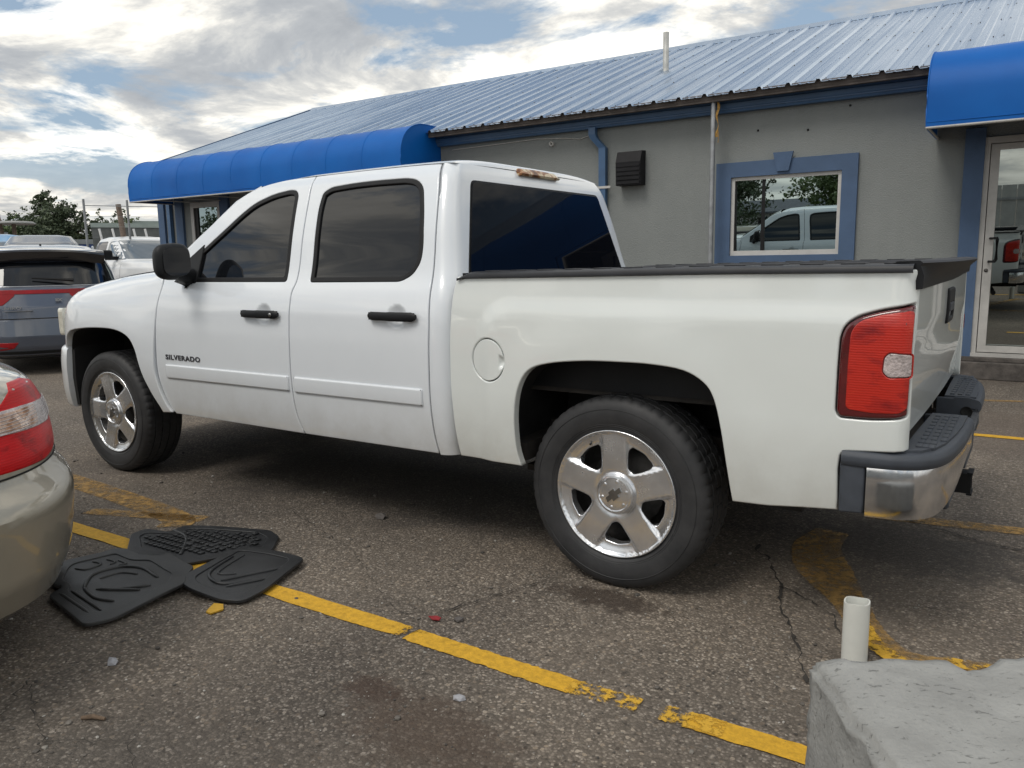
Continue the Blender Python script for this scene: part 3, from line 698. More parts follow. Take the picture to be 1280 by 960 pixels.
# wheels
def make_wheel():
    w = MB(); w.lathe([(.250, -.10), (.245, .02), (.20, .08), (.10, .09), (.001, .09)], 48, 'y'); w.lathe([(.001, .0), (.16, .0), (.165, .012), (.165, .025)], 40, 'y')
    wh = w.build('wheel', M['brake'], None)
    R0 = .399; prof = [(.262,-.105),(.268,-.118),(.280,-.127),(.300,-.134),(.325,-.1375),(.345,-.1375),(.362,-.134),(.372,-.130),(.382,-.124),(.390,-.117)]
    tread = [(.396,-.108),(.398,-.092),(.398,-.078),(.390,-.0775),(.390,-.071),(.399,-.0705),(.399,-.03),(.390,-.0295),(.390,-.022),(.399,-.0215),(.399,.0215),(.390,.022),(.390,.0295),(.399,.03),(.399,.0705),(.390,.071),(.390,.0775),(.398,.078),(.398,.092),(.396,.108)]
    full = prof+tread+[(r, -h) for r, h in prof[::-1]]
    n = 216; rows = []
    for k in range(n):
        a = 2*pi*k/n; row = []
        for r, h in full:
            rr = r
            if r > .385 and abs(h) > .075 and abs(h) < .13 and (k+(1 if h > 0 else 0)) % 4 == 0: rr -= .0045
            elif r > .395 and abs(h) < .071 and (k+int(abs(h)*60)) % 6 == 0: rr -= .006
            row.append((rr*cos(a), h, rr*sin(a)))
        rows.append(row)
    rows.append(rows[0]); t = MB().grid(rows)
    for rr, hh in ((.352, -.1372), (.290, -.1305), (.283, -.1285)):
        t.lathe([(rr-.0015, hh), (rr, hh-.0016), (rr+.0015, hh)], 96, 'y')
    t.build('tyre', M['tyre'], wh, auto=35)
    # rim face
    SA = [radians(92+72*k) for k in range(5)]
    def soff(u_, v_):      # distance across the nearest spoke axis
        a = atan2(v_, u_); r = hypot(u_, v_); d = min(abs((a-s+pi) % (2*pi)-pi) for s in SA); return r*sin(min(d, pi/2)), r
    def hF(u_, v_):
        o_, r = soff(u_, v_)
        h = -.116-.004*ss(.08, .17, r)
        h += .015*ss(.048, .070, o_)*ss(.09, .15, r)*(1-.85*ss(.215, .262, r))
        h -= .010*ss(.250, .262, r)
        h += .006*ss(.105, .075, r)
        return h
    holes = []
    for s in SA:
        c_ = s+radians(36); pts = []
        def edge(sgn, r): return (c_+sgn*(radians(36)-math.asin(min(.999, (.061+.10*max(0, r-.15))/r))), r)
        q = [edge(-1, .122), edge(-1, .16), edge(-1, .195), edge(-.86, .211), (c_, .215), edge(.86, .211), edge(1, .195), edge(1, .16), edge(1, .122)]
        q = [(r*cos(a), r*sin(a)) for a, r in q]; holes.append(roundpoly(q, .013, 4))
    circ = [(.266*cos(2*pi*k/96), .266*sin(2*pi*k/96)) for k in range(96)]
    panel('rim', circ, lambda u_, v_: (u_, hF(u_, v_), v_), (0, -1, 0), M['rim'], wh, holes=holes, step=.0085, bev=.005, inset=0, thick=.035)
    cp = MB(); cp.lathe([(.081, -.108), (.082, -.122), (.078, -.128), (.070, -.130), (.066, -.125), (.05, -.127), (.001, -.128)], 48, 'y')
    for k in range(6):
        a = 2*pi*k/6+.3; cp.lathe([(.0065, 0), (.0065, -.004), (.001, -.005)], 8, 'y', (.056*cos(a), -.1262, .056*sin(a)))
    c1 = cp.build('hub_cap', M['rim'], wh, auto=35)
    em = [(-.034,-.007),(-.012,-.007),(-.013,-.015),(.011,-.015),(.013,-.007),(.030,-.007),(.034,.007),(.012,.007),(.013,.015),(-.011,.015),(-.013,.007),(-.030,.007)]
    em = [(x*1.25, z*1.35) for x, z in em]; em = [(x*cos(.7)-z*sin(.7), x*sin(.7)+z*cos(.7)) for x, z in em]
    MB().prism(em, lambda x, z: (x, -.127, z), lambda x, z: (x, -.1325, z)).build('wheel_emblem', M['chrome_dark'], wh)
    MB().lathe([(.003, -.095), (.004, -.118), (.001, -.121)], 8, 'y', (.225*cos(2.1), 0, .225*sin(2.1))).build('tyre_valve', M['black_plastic'], wh)
    return wh
def copy_tree(o, parent=None):
    kids = list(o.children); c = o.copy(); COL.objects.link(c); c.parent = parent
    for k in kids: copy_tree(k, c)
    return c
wh = make_wheel()
WHEELS = [(0, -.7925, 0, 0), (-3.645, -.7925, radians(-14), 0), (0, .7925, 1.0, pi), (-3.645, .7925, .5, pi)]
for i, (x, y, sp, rz) in enumerate(WHEELS):
    o = wh if i == 0 else copy_tree(wh)
    o.parent = truck; o.location = (x, y, .399); o.rotation_euler = (0, sp, rz)

# ================================================================== GROUND
def asphalt():
    m, t, b = newmat('asphalt'); l = t.links.new
    tcn = N(t, 'ShaderNodeTexCoord'); V = tcn.outputs['Object']
    def noise(s, d=6, r=.6): n = N(t, 'ShaderNodeTexNoise', inp={'Scale': s, 'Detail': d, 'Roughness': r}); l(V, n.inputs['Vector']); return n.outputs[0]
    vo = N(t, 'ShaderNodeTexVoronoi', inp={'Scale': 105}); vo.voronoi_dimensions = '2D'
    wob = N(t, 'ShaderNodeVectorMath', operation='ADD'); nw = N(t, 'ShaderNodeTexNoise', inp={'Scale': 70, 'Detail': 2}); l(V, nw.inputs['Vector'])
    sc_ = N(t, 'ShaderNodeVectorMath', operation='SCALE'); sc_.inputs['Scale'].default_value = .010; l(nw.outputs['Color'], sc_.inputs[0]); l(V, wob.inputs[0]); l(sc_.outputs[0], wob.inputs[1]); l(wob.outputs[0], vo.inputs['Vector'])
    s = N(t, 'ShaderNodeSeparateColor'); l(vo.outputs['Color'], s.inputs[0])
    st = ramp(t, [(0, (.105,.094,.083)), (.35, (.150,.135,.119)), (.60, (.205,.185,.163)), (.80, (.28,.254,.224)), (.93, (.38,.35,.312)), (1, (.47,.44,.40))]); l(s.outputs[0], st.inputs[0])
    # tar between the stones
    gap = N(t, 'ShaderNodeMapRange', inp={'From Min': .30, 'From Max': .62, 'To Min': 0, 'To Max': .75}); l(vo.outputs['Distance'], gap.inputs[0])
    g1 = N(t, 'ShaderNodeMix', data_type='RGBA'); l(gap.outputs[0], g1.inputs[0]); l(st.outputs[0], g1.inputs[6]); g1.inputs[7].default_value = (.108, .097, .085, 1)
    # fines filling the surface in patches
    f = ramp(t, [(.36, (0,0,0)), (.66, (1,1,1))]); l(noise(1.4, 8, .65), f.inputs[0])
    fm = N(t, 'ShaderNodeMath', operation='MULTIPLY'); l(f.outputs[0], fm.inputs[0]); fm.inputs[1].default_value = .45
    g2 = N(t, 'ShaderNodeMix', data_type='RGBA'); l(fm.outputs[0], g2.inputs[0]); l(g1.outputs[2], g2.inputs[6])
    fr = ramp(t, [(.3, (.138,.123,.107)), (.7, (.24,.216,.188))]); l(noise(190, 3), fr.inputs[0]); l(fr.outputs[0], g2.inputs[7])
    # broad light and dark wear, brown dust
    br = ramp(t, [(.30, (.60,.60,.62)), (.5, (1.0,.99,.98)), (.70, (1.42,1.38,1.32))]); l(noise(.55, 7, .6), br.inputs[0])
    mu = N(t, 'ShaderNodeMix', data_type='RGBA', blend_type='MULTIPLY'); mu.inputs[0].default_value = 1; l(br.outputs[0], mu.inputs[7])
    vo2 = N(t, 'ShaderNodeTexVoronoi', inp={'Scale': 46}); vo2.voronoi_dimensions = '2D'; l(wob.outputs[0], vo2.inputs['Vector']); s2 = N(t, 'ShaderNodeSeparateColor'); l(vo2.outputs['Color'], s2.inputs[0])
    big = ramp(t, [(.80, (0,0,0)), (.82, (1,1,1))]); l(s2.outputs[0], big.inputs[0]); nr = N(t, 'ShaderNodeMapRange', inp={'From Min': .26, 'From Max': .34, 'To Min': 1, 'To Max': 0}); l(vo2.outputs['Distance'], nr.inputs[0])
    bm_ = N(t, 'ShaderNodeMath', operation='MULTIPLY'); l(big.outputs[0], bm_.inputs[0]); l(nr.outputs[0], bm_.inputs[1])
    bc = ramp(t, [(0, (.07,.062,.055)), (.4, (.20,.17,.14)), (.8, (.33,.29,.24)), (1, (.46,.43,.39))]); l(s2.outputs[1], bc.inputs[0])
    g3 = N(t, 'ShaderNodeMix', data_type='RGBA'); l(bm_.outputs[0], g3.inputs[0]); l(g2.outputs[2], g3.inputs[6]); l(bc.outputs[0], g3.inputs[7])
    pits = ramp(t, [(.34, (.42,.42,.42)), (.44, (1,1,1))]); l(noise(34, 5, .65), pits.inputs[0]); g4 = N(t, 'ShaderNodeMix', data_type='RGBA', blend_type='MULTIPLY'); g4.inputs[0].default_value = .75; l(g3.outputs[2], g4.inputs[6]); l(pits.outputs[0], g4.inputs[7])
    tint = N(t, 'ShaderNodeMix', data_type='RGBA', blend_type='MULTIPLY'); tint.inputs[0].default_value = 1; l(g4.outputs[2], tint.inputs[6]); tint.inputs[7].default_value = (.90, .85, .80, 1); l(tint.outputs[2], mu.inputs[6])
    # oil and dirt stains, and broad dark patches under the truck, at fixed places
    last = mu.outputs[2]
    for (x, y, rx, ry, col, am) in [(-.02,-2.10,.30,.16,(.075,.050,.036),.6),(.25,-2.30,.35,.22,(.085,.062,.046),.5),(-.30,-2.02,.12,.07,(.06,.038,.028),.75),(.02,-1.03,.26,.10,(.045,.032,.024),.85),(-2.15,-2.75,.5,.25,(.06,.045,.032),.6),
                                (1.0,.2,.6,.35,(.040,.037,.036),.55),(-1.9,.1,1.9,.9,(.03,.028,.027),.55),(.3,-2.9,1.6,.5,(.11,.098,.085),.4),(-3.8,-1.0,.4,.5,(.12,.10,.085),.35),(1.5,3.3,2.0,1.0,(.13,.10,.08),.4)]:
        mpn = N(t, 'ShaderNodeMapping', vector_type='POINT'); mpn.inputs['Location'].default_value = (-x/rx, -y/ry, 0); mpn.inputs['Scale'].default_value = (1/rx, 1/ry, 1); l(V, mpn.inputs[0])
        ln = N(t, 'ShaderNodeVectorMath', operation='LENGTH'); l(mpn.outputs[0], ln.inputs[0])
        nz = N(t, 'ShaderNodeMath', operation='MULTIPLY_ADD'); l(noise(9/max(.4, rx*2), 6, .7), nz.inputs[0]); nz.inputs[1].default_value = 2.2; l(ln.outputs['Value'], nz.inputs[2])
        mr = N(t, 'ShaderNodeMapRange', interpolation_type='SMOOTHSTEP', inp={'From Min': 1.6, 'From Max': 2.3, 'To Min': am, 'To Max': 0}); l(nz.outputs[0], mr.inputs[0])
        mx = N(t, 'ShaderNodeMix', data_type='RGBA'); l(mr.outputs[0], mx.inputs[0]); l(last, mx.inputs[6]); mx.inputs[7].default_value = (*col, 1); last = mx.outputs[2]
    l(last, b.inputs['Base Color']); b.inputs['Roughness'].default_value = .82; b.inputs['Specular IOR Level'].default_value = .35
    hm1 = N(t, 'ShaderNodeMath', operation='MULTIPLY_ADD'); l(vo.outputs['Distance'], hm1.inputs[0]); hm1.inputs[1].default_value = -.8; l(noise(260, 3), hm1.inputs[2])
    hm2 = N(t, 'ShaderNodeMath', operation='MULTIPLY_ADD'); l(noise(18, 6, .6), hm2.inputs[0]); hm2.inputs[1].default_value = 1.2; l(hm1.outputs[0], hm2.inputs[2])
    bp = N(t, 'ShaderNodeBump', inp={'Strength': .75, 'Distance': .006}); l(hm2.outputs[0], bp.inputs['Height']); l(bp.outputs[0], b.inputs['Normal'])
    return m
M['asphalt'] = asphalt()
g = MB(); R_ = 600
g.add([(-R_,-R_,0),(R_,-R_,0),(R_,R_,0),(-R_,R_,0)], [(0,1,2,3)]); tag(g.build('ground', M['asphalt']), kind='structure')

def worn_paint(name, col, thr, soft=.04, sc=38):
    m, t, b = newmat(name); l = t.links.new; V = N(t, 'ShaderNodeTexCoord').outputs['Object']
    n = N(t, 'ShaderNodeTexNoise', inp={'Scale': sc, 'Detail': 8, 'Roughness': .72}); l(V, n.inputs['Vector'])
    n2_ = N(t, 'ShaderNodeTexNoise', inp={'Scale': 3.5, 'Detail': 5, 'Roughness': .6}); l(V, n2_.inputs['Vector'])
    ad = N(t, 'ShaderNodeMath', operation='MULTIPLY_ADD'); l(n2_.outputs[0], ad.inputs[0]); ad.inputs[1].default_value = .55; l(n.outputs[0], ad.inputs[2])
    mr = N(t, 'ShaderNodeMapRange', inp={'From Min': thr-soft, 'From Max': thr+soft}); l(ad.outputs[0], mr.inputs[0])
    # ragged long edges
    uvn = N(t, 'ShaderNodeAttribute', attribute_name='edge'); eg = N(t, 'ShaderNodeMath', operation='MULTIPLY_ADD'); l(n.outputs[0], eg.inputs[0]); eg.inputs[1].default_value = -.9; l(uvn.outputs['Fac'], eg.inputs[2])
    er = N(t, 'ShaderNodeMapRange', inp={'From Min': -.36, 'From Max': -.26}); l(eg.outputs[0], er.inputs[0])
    mm = N(t, 'ShaderNodeMath', operation='MULTIPLY'); l(mr.outputs[0], mm.inputs[0]); l(er.outputs[0], mm.inputs[1]); l(mm.outputs[0], b.inputs['Alpha'])
    rr = ramp(t, [(.3, tuple(c*.62 for c in col)), (.6, col)]); l(n.outputs[0], rr.inputs[0]); l(rr.outputs[0], b.inputs['Base Color']); b.inputs['Roughness'].default_value = .7
    bp = N(t, 'ShaderNodeBump', inp={'Strength': .5, 'Distance': .004}); n3 = N(t, 'ShaderNodeTexNoise', inp={'Scale': 150, 'Detail': 3}); l(V, n3.inputs['Vector']); l(n3.outputs[0], bp.inputs['Height']); l(bp.outputs[0], b.inputs['Normal'])
    return m
M['line'] = worn_paint('yellow_line_paint', (.66,.37,.025), .55)
M['line_worn'] = worn_paint('worn_line_paint', (.62,.36,.035), .78, .05, 30)
M['line_old'] = worn_paint('old_orange_paint', (.42,.25,.075), .77, .20, 22)
M['crack'] = mat('crack_fill', (.030,.026,.022), .95, ns=30, nv=.5)
def strip(name, pts, w, m, z=.004, jit=.004):
    """ribbon along pts (x,y[,w]) with an 'edge' attribute (0 at the rim, 1 inside)"""
    P = cr(pts, 14) if len(pts) > 2 else [tuple(Vector(pts[0]).lerp(Vector(pts[1]), i/40)) for i in range(41)]
    V_ = []; A = []; F = []
    for i, p in enumerate(P):
        a = Vector(P[max(i-1, 0)][:2]); b = Vector(P[min(i+1, len(P)-1)][:2]); d = (b-a).normalized(); n = Vector((-d.y, d.x)); ww = p[2] if len(p) > 2 else w
        for k, (o_, e) in enumerate(((-.5, 0), (-.36, 1), (0, 1), (.36, 1), (.5, 0))):
            q = Vector(p[:2])+n*(o_*ww+random.uniform(-jit, jit)*(abs(o_) > .4)); V_.append((q.x, q.y, z)); A.append(float(e if 1 < i < len(P)-2 else min(e, .0 if i in (0, len(P)-1) else .6)))
    for i in range(len(P)-1):
        for k in range(4): F.append((i*5+k, (i+1)*5+k, (i+1)*5+k+1, i*5+k+1))
    me = bpy.data.meshes.new(name); me.from_pydata(V_, [], F); at_ = me.attributes.new('edge', 'FLOAT', 'POINT'); at_.data.foreach_set('value', A)
    me.materials.append(m); me.update(); o = link(bpy.data.objects.new(name, me))
    for p_ in me.polygons:
        pass
    return tag(o, kind='structure')
strip('painted_line', [(-6.5,-1.70),(-.446,-1.679)], .098, M['line'])
strip('painted_line', [(-.452,-1.680),(.25,-1.682)], .092, M['line'])
strip('painted_line', [(.22,-1.684),(.46,-1.672)], .085, M['line_worn'], z=.006)
strip('painted_line', [(.53,-1.668),(.72,-1.660)], .09, M['line_worn'], z=.006)
strip('painted_line', [(.60,-1.660),(2.2,-1.64)], .092, M['line'])
strip('painted_line', [(1.0,2.985),(6.5,2.97)], .10, M['line'])
strip('painted_line', [(-3.9,-1.19),(-2.5,-1.30),(-2.30,-1.42)], .17, M['line_old'])
strip('painted_line', [(-2.95,-1.50),(-2.25,-1.25)], .10, M['line_old'])
strip('painted_line', [(.62,.25,.16),(.60,-.02,.22),(.70,-.30,.24),(.84,-.56,.15),(.96,-.80,.12),(1.10,-.93,.10),(1.32,-.88,.09),(1.7,-.80,.09)], .12, M['line_old'], z=.0045)
strip('painted_line', [(.86,-.60),(.97,-.86),(1.08,-.98)], .075, M['line_worn'], z=.008)
strip('painted_line', [(1.2,-.90),(1.9,-.80)], .075, M['line_worn'], z=.008)
strip('painted_line', [(.7,.60),(1.5,.72),(2.6,.85)], .12, M['line_old'])
strip('painted_line', [(1.0,4.6),(2.6,5.1)], .08, M['line_old'])
def crack(pts, w):
    o = []; 
    for i in range(len(pts)-1):
        a = Vector(pts[i]); b = Vector(pts[i+1]); k = max(2, int((b-a).length/.025))
        for j in range(k):
            p = a.lerp(b, j/k); o.append((p.x+random.gauss(0, .006), p.y+random.gauss(0, .006), w*.6*random.choice((.15,.4,.8,1,1.6,.3))))
    vs = []; fs = []
    for i, (x, y, ww) in enumerate(o):
        a = Vector(o[max(i-1, 0)][:2]); b = Vector(o[min(i+1, len(o)-1)][:2]); d = (b-a).normalized(); n = Vector((-d.y, d.x))*ww/2
        vs += [(x-n.x, y-n.y, .0085), (x+n.x, y+n.y, .0085)]
        if i: fs.append((2*i-2, 2*i-1, 2*i+1, 2*i))
    return vs, fs
ck = MB()
for pts, w in [([(-.60,-1.58),(-.445,-1.458),(-.384,-1.274),(-.301,-1.104),(-.242,-.941)], .010), ([(.36,-.12),(.378,-.217),(.453,-.287),(.581,-.567),(.632,-.757),(.722,-.935),(.79,-1.10),(.86,-1.3)], .020),
               ([(.581,-.567),(.74,-.648),(.835,-.753),(.881,-.909)], .014), ([(-.478,-1.74),(-.43,-1.61)], .012), ([(.9,.60),(1.075,.515),(1.248,.426),(1.406,.402),(2.2,.3)], .018), ([(-1.3,-2.6),(-.9,-2.75),(-.7,-2.6),(-.2,-2.9)], .006), ([(-2.0,-.9),(-1.2,-1.2),(-.6,-1.58)], .006), ([(-1.6,-3.2),(-1.0,-2.9),(-1.3,-2.6)], .007)]:
    ck.add(*crack(pts, w))
tag(ck.build('asphalt_cracks', M['crack']), kind='structure')
# loose grit: countless
gr = MB(); 
def pebble(mb, x, y, s, z0=0, fl=.6):
    ico = [(0,0,1),(.89,0,.45),(.28,.85,.45),(-.72,.53,.45),(-.72,-.53,.45),(.28,-.85,.45),(.72,.53,-.45),(-.28,.85,-.45),(-.89,0,-.45),(-.28,-.85,-.45),(.72,-.53,-.45),(0,0,-1)]
    F = [(0,1,2),(0,2,3),(0,3,4),(0,4,5),(0,5,1),(1,6,2),(2,7,3),(3,8,4),(4,9,5),(5,10,1),(2,6,7),(3,7,8),(4,8,9),(5,9,10),(1,10,6),(6,11,7),(7,11,8),(8,11,9),(9,11,10),(10,11,6)]
    a = random.random()*6.28; k = [random.uniform(.75, 1.2) for _ in ico]; ex = random.uniform(.7, 1.5)
    mb.add([(x+s*q*(p[0]*cos(a)*ex-p[1]*sin(a)), y+s*q*(p[0]*sin(a)*ex+p[1]*cos(a)), z0+s*fl*(p[2]*q+.55)) for p, q in zip(ico, k)], F)
for i in range(4200):
    if i < 3200: x, y = random.uniform(-2.6, 1.4), random.uniform(-3.0, -.9)
    else: x, y = random.uniform(-6, 2.5), random.uniform(-3, 5.5)
    pebble(gr, x, y, random.choice((.002,.0025,.003,.003,.004,.005)))
for i in range(130):
    pebble(gr, random.uniform(-4.5, 1.3), random.uniform(-3, -.3), random.uniform(.006, .011))
def gritmat():
    m, t, b = newmat('grit'); l = t.links.new
    ge = N(t, 'ShaderNodeNewGeometry'); r = ramp(t, [(0, (.05,.045,.04)), (.5, (.14,.125,.11)), (.85, (.26,.24,.21)), (1, (.42,.40,.37))]); l(ge.outputs['Random Per Island'], r.inputs[0]); l(r.outputs[0], b.inputs['Base Color']); b.inputs['Roughness'].default_value = .85
    return m
M['grit'] = gritmat()
tag(gr.build('grit', M['grit']), 'small loose grit and gravel scattered over the worn asphalt', 'gravel', kind='stuff')
M['stone'] = mat('pale_stone', (.34,.34,.36), .8, ns=40, nv=.25)
M['stone_d'] = mat('dark_stone', (.10,.09,.085), .85, ns=40, nv=.4)
def stone(x, y, s, mm, lab, nm='stone', cat='stone', fl=.6):
    b = MB(); pebble(b, 0, 0, s, 0, fl); o = b.build(nm, mm); o.location = (x, y, .002); tag(o, lab, cat)
stone(-1.18, -2.38, .020, M['stone'], 'pale grey stone on the asphalt below the loose yellow chip')
stone(-.03, -1.93, .016, M['stone'], 'small rounded white pebble beside the brown dirt stain')
stone(-.33, -2.22, .012, M['grit'], 'tiny tan pebble at the edge of the dirt stain')
stone(-.36, -1.50, .018, M['stone_d'], 'small dark stone beside the yellow line near the long crack')
stone(-1.45, -.75, .030, M['stone_d'], 'dark clod of dirt on the asphalt in front of the truck doors')
tw = MB().tube([(-.93,-2.62,.006),(-.90,-2.60,.010),(-.865,-2.585,.006)], [.006,.008,.005], 7); tag(tw.build('twig', mat('twig_bark', (.13,.09,.06), .9, ns=60, nv=.4)), 'short brown twig lying at the bottom left of the yellow line', 'twig')
ch = MB().prism([(-1.285,-1.900),(-1.245,-1.886),(-1.205,-1.915),(-1.215,-1.965),(-1.245,-1.965),(-1.262,-1.94)], lambda x, y: (x, y, .003), lambda x, y: (x+.002, y, .010)); tag(ch.build('paint_chip', mat('yellow_chip', (.55,.32,.03), .7, ns=60, nv=.2)), 'loose yellow paint chip below the floor mats', 'paint chip')
rl = MB().prism([(-.47,-1.545),(-.445,-1.527),(-.42,-1.53),(-.415,-1.548),(-.44,-1.558)], lambda x, y: (x, y, .009), lambda x, y: (x, y, .013)); tag(rl.build('leaf', mat('red_leaf', (.25,.02,.025), .7, ns=60, nv=.3)), 'small crumpled red scrap beside the yellow line', 'leaf')
lt = MB()
for k in range(5):
    x, y = -4.50+random.uniform(-.06,.06), -1.35+random.uniform(-.04,.04); lt.box(x-.04, x+.05, y-.025, y+.02, .004, .02, mtx=None)
tag(lt.build('paper_scrap', mat('crumpled_paper', (.7,.7,.7), .8, ns=30, nv=.1)), 'crumpled white paper scrap on the asphalt left of the truck front wheel', 'litter')

# ================================================================== FLOOR MATS
M['mat_a'] = mat('rubber_mat', (.020,.021,.023), .40, ns=6, nv=.35, bump=.12, bs=240, rvar=.08, dirt=None)
M['mat_b'] = mat('rubber_mat_dusty', (.030,.030,.030), .5, ns=8, nv=.4, bump=.12, bs=240, rvar=.1)
def floor_mat(label, outer, inner, m, z0, ridges, cells=None, tilt=None, r=.03):
    hgt = tilt or (lambda x, y: 0)
    cx_ = sum(p[0] for p in outer)/len(outer); cy_ = sum(p[1] for p in outer)/len(outer)
    th = thing('floor_mat', label, 'floor mat', (cx_, cy_, 0), 0, 'rubber floor mats dropped on the asphalt')
    def place(o): o.location = (-cx_, -cy_, 0); return o
    O = roundpoly(outer, r); I = roundpoly(inner, r)
    def wav(x, y): return .003*sin(9*x+4*y)+.003*sin(7*y-5*x)
    place(panel('mat_base', O, lambda u, v: (u, v, z0+.007+hgt(u, v)+wav(u, v)), (0,0,1), m, th, step=.03, bev=.003, inset=0, thick=.004))
    place(panel('raised_rim', O, lambda u, v: (u, v, z0+.0125+hgt(u, v)+wav(u, v)), (0,0,1), m, th, holes=[I], step=.03, bev=.004, inset=0, thick=.007))
    rg = MB()
    for pts, w in ridges:
        P = cr(pts, 6); rg.tube([(x, y, z0+.008+hgt(x, y)+wav(x, y)) for x, y in P], [w*.5]+[w*.95]*(len(P)-2)+[w*.5], 8)
    if cells:
        x0, x1, y0, y1, dx, dy, poly, sk = cells
        G = [(x, y) for x in np.arange(x0, x1, dx) for y in np.arange(y0, y1, dy)]
        for x, y in G:
            if inpoly(np.array([[x+dx*.4, y+dy*.4]]), poly)[0] and inpoly(np.array([[x+sk*y+dx*.4, y]]), [(p[0]+5*0, p[1]) for p in poly])[0]:
                rg.box(x, x+dx*.66, y, y+dy*.62, z0+.006+hgt(x, y), z0+.016+hgt(x, y)+wav(x, y), bev=.002)
    if rg.v: place(rg.build('mat_ridges', m, th, auto=50))
    return th
floor_mat('waffle-ribbed black rubber floor mat lying farthest, partly under the other two',
    [(-2.33,-1.62),(-2.34,-1.53),(-2.19,-1.50),(-2.205,-1.40),(-1.97,-1.30),(-1.77,-1.215),(-1.66,-1.25),(-1.54,-1.395),(-1.60,-1.47),(-1.68,-1.60),(-1.73,-1.72),(-1.90,-1.74),(-2.12,-1.77)],
    [(-2.27,-1.61),(-2.28,-1.56),(-2.13,-1.50),(-2.14,-1.42),(-1.96,-1.345),(-1.79,-1.27),(-1.70,-1.29),(-1.61,-1.40),(-1.66,-1.46),(-1.75,-1.58),(-1.80,-1.665),(-1.92,-1.68),(-2.10,-1.70)], M['mat_a'], .010,
    [([(-2.20,-1.47),(-2.05,-1.50),(-1.92,-1.60),(-1.86,-1.66)], .010), ([(-2.02,-1.40),(-1.96,-1.50),(-1.95,-1.57)], .011), ([(-1.72,-1.33),(-1.86,-1.52),(-1.90,-1.60)], .007), ([(-1.68,-1.36),(-1.82,-1.56)], .006)],
    (-2.27,-1.64,-1.70,-1.27,.036,.044,[(-2.26,-1.61),(-2.11,-1.49),(-2.12,-1.43),(-1.96,-1.36),(-1.79,-1.285),(-1.71,-1.30),(-1.63,-1.40),(-1.68,-1.47),(-1.80,-1.64),(-1.92,-1.67),(-2.10,-1.68)],0), r=.025)
floor_mat('large grey-black rubber floor mat with deep moulded heel pad, nearest the beige sedan',
    [(-1.90,-2.235),(-1.93,-2.155),(-2.00,-2.17),(-2.16,-2.07),(-2.235,-2.00),(-2.185,-1.785),(-2.12,-1.765),(-1.96,-1.78),(-1.87,-1.752),(-1.87,-1.705),(-1.60,-1.765),(-1.545,-1.845),(-1.485,-1.885),(-1.46,-2.22),(-1.50,-2.305)],
    [(-1.87,-2.17),(-1.94,-2.12),(-2.00,-2.125),(-2.12,-2.04),(-2.165,-1.99),(-2.13,-1.82),(-1.97,-1.835),(-1.88,-1.80),(-1.64,-1.845),(-1.555,-1.92),(-1.53,-2.14),(-1.56,-2.22)], M['mat_b'], .018,
    [([(-1.84,-2.12),(-1.95,-2.02),(-1.93,-1.91),(-1.82,-1.87),(-1.66,-1.90)], .009), ([(-1.84,-2.12),(-1.70,-2.15),(-1.60,-2.13)], .008), ([(-1.88,-2.03),(-1.86,-1.95),(-1.78,-1.92)], .006), ([(-1.72,-2.08),(-1.60,-1.97)], .009), ([(-1.78,-2.10),(-1.60,-2.02)], .009),
     ([(-2.12,-1.93),(-2.05,-1.93),(-2.04,-2.0),(-2.10,-2.02)], .006), ([(-2.09,-1.88),(-2.02,-1.88),(-2.01,-1.91)], .006), ([(-2.03,-1.86),(-1.95,-1.87),(-1.96,-1.90)], .006), ([(-1.88,-2.20),(-1.58,-2.24)], .010), ([(-1.86,-2.16),(-1.57,-2.20)], .007)],
    tilt=lambda x, y: .018*ss(-1.75, -1.5, x)*ss(-2.3, -1.9, y)+.012*ss(-1.85, -1.72, y), r=.03)
floor_mat('smaller black rubber floor mat, smooth heel pad, on top at the right of the pile',
    [(-1.665,-1.465),(-1.295,-1.41),(-1.18,-1.735),(-1.175,-1.845),(-1.265,-1.885),(-1.44,-1.905),(-1.555,-1.88)],
    [(-1.62,-1.51),(-1.335,-1.46),(-1.235,-1.74),(-1.235,-1.80),(-1.29,-1.84),(-1.43,-1.855),(-1.51,-1.83)], M['mat_a'], .040,
    [([(-1.58,-1.58),(-1.50,-1.76),(-1.38,-1.80),(-1.30,-1.70)], .008), ([(-1.40,-1.78),(-1.30,-1.55)], .009), ([(-1.34,-1.80),(-1.27,-1.66)], .007), ([(-1.55,-1.54),(-1.47,-1.74),(-1.40,-1.70)], .005)],
    tilt=lambda x, y: -.022*ss(-1.5, -1.2, x)-.006, r=.035)

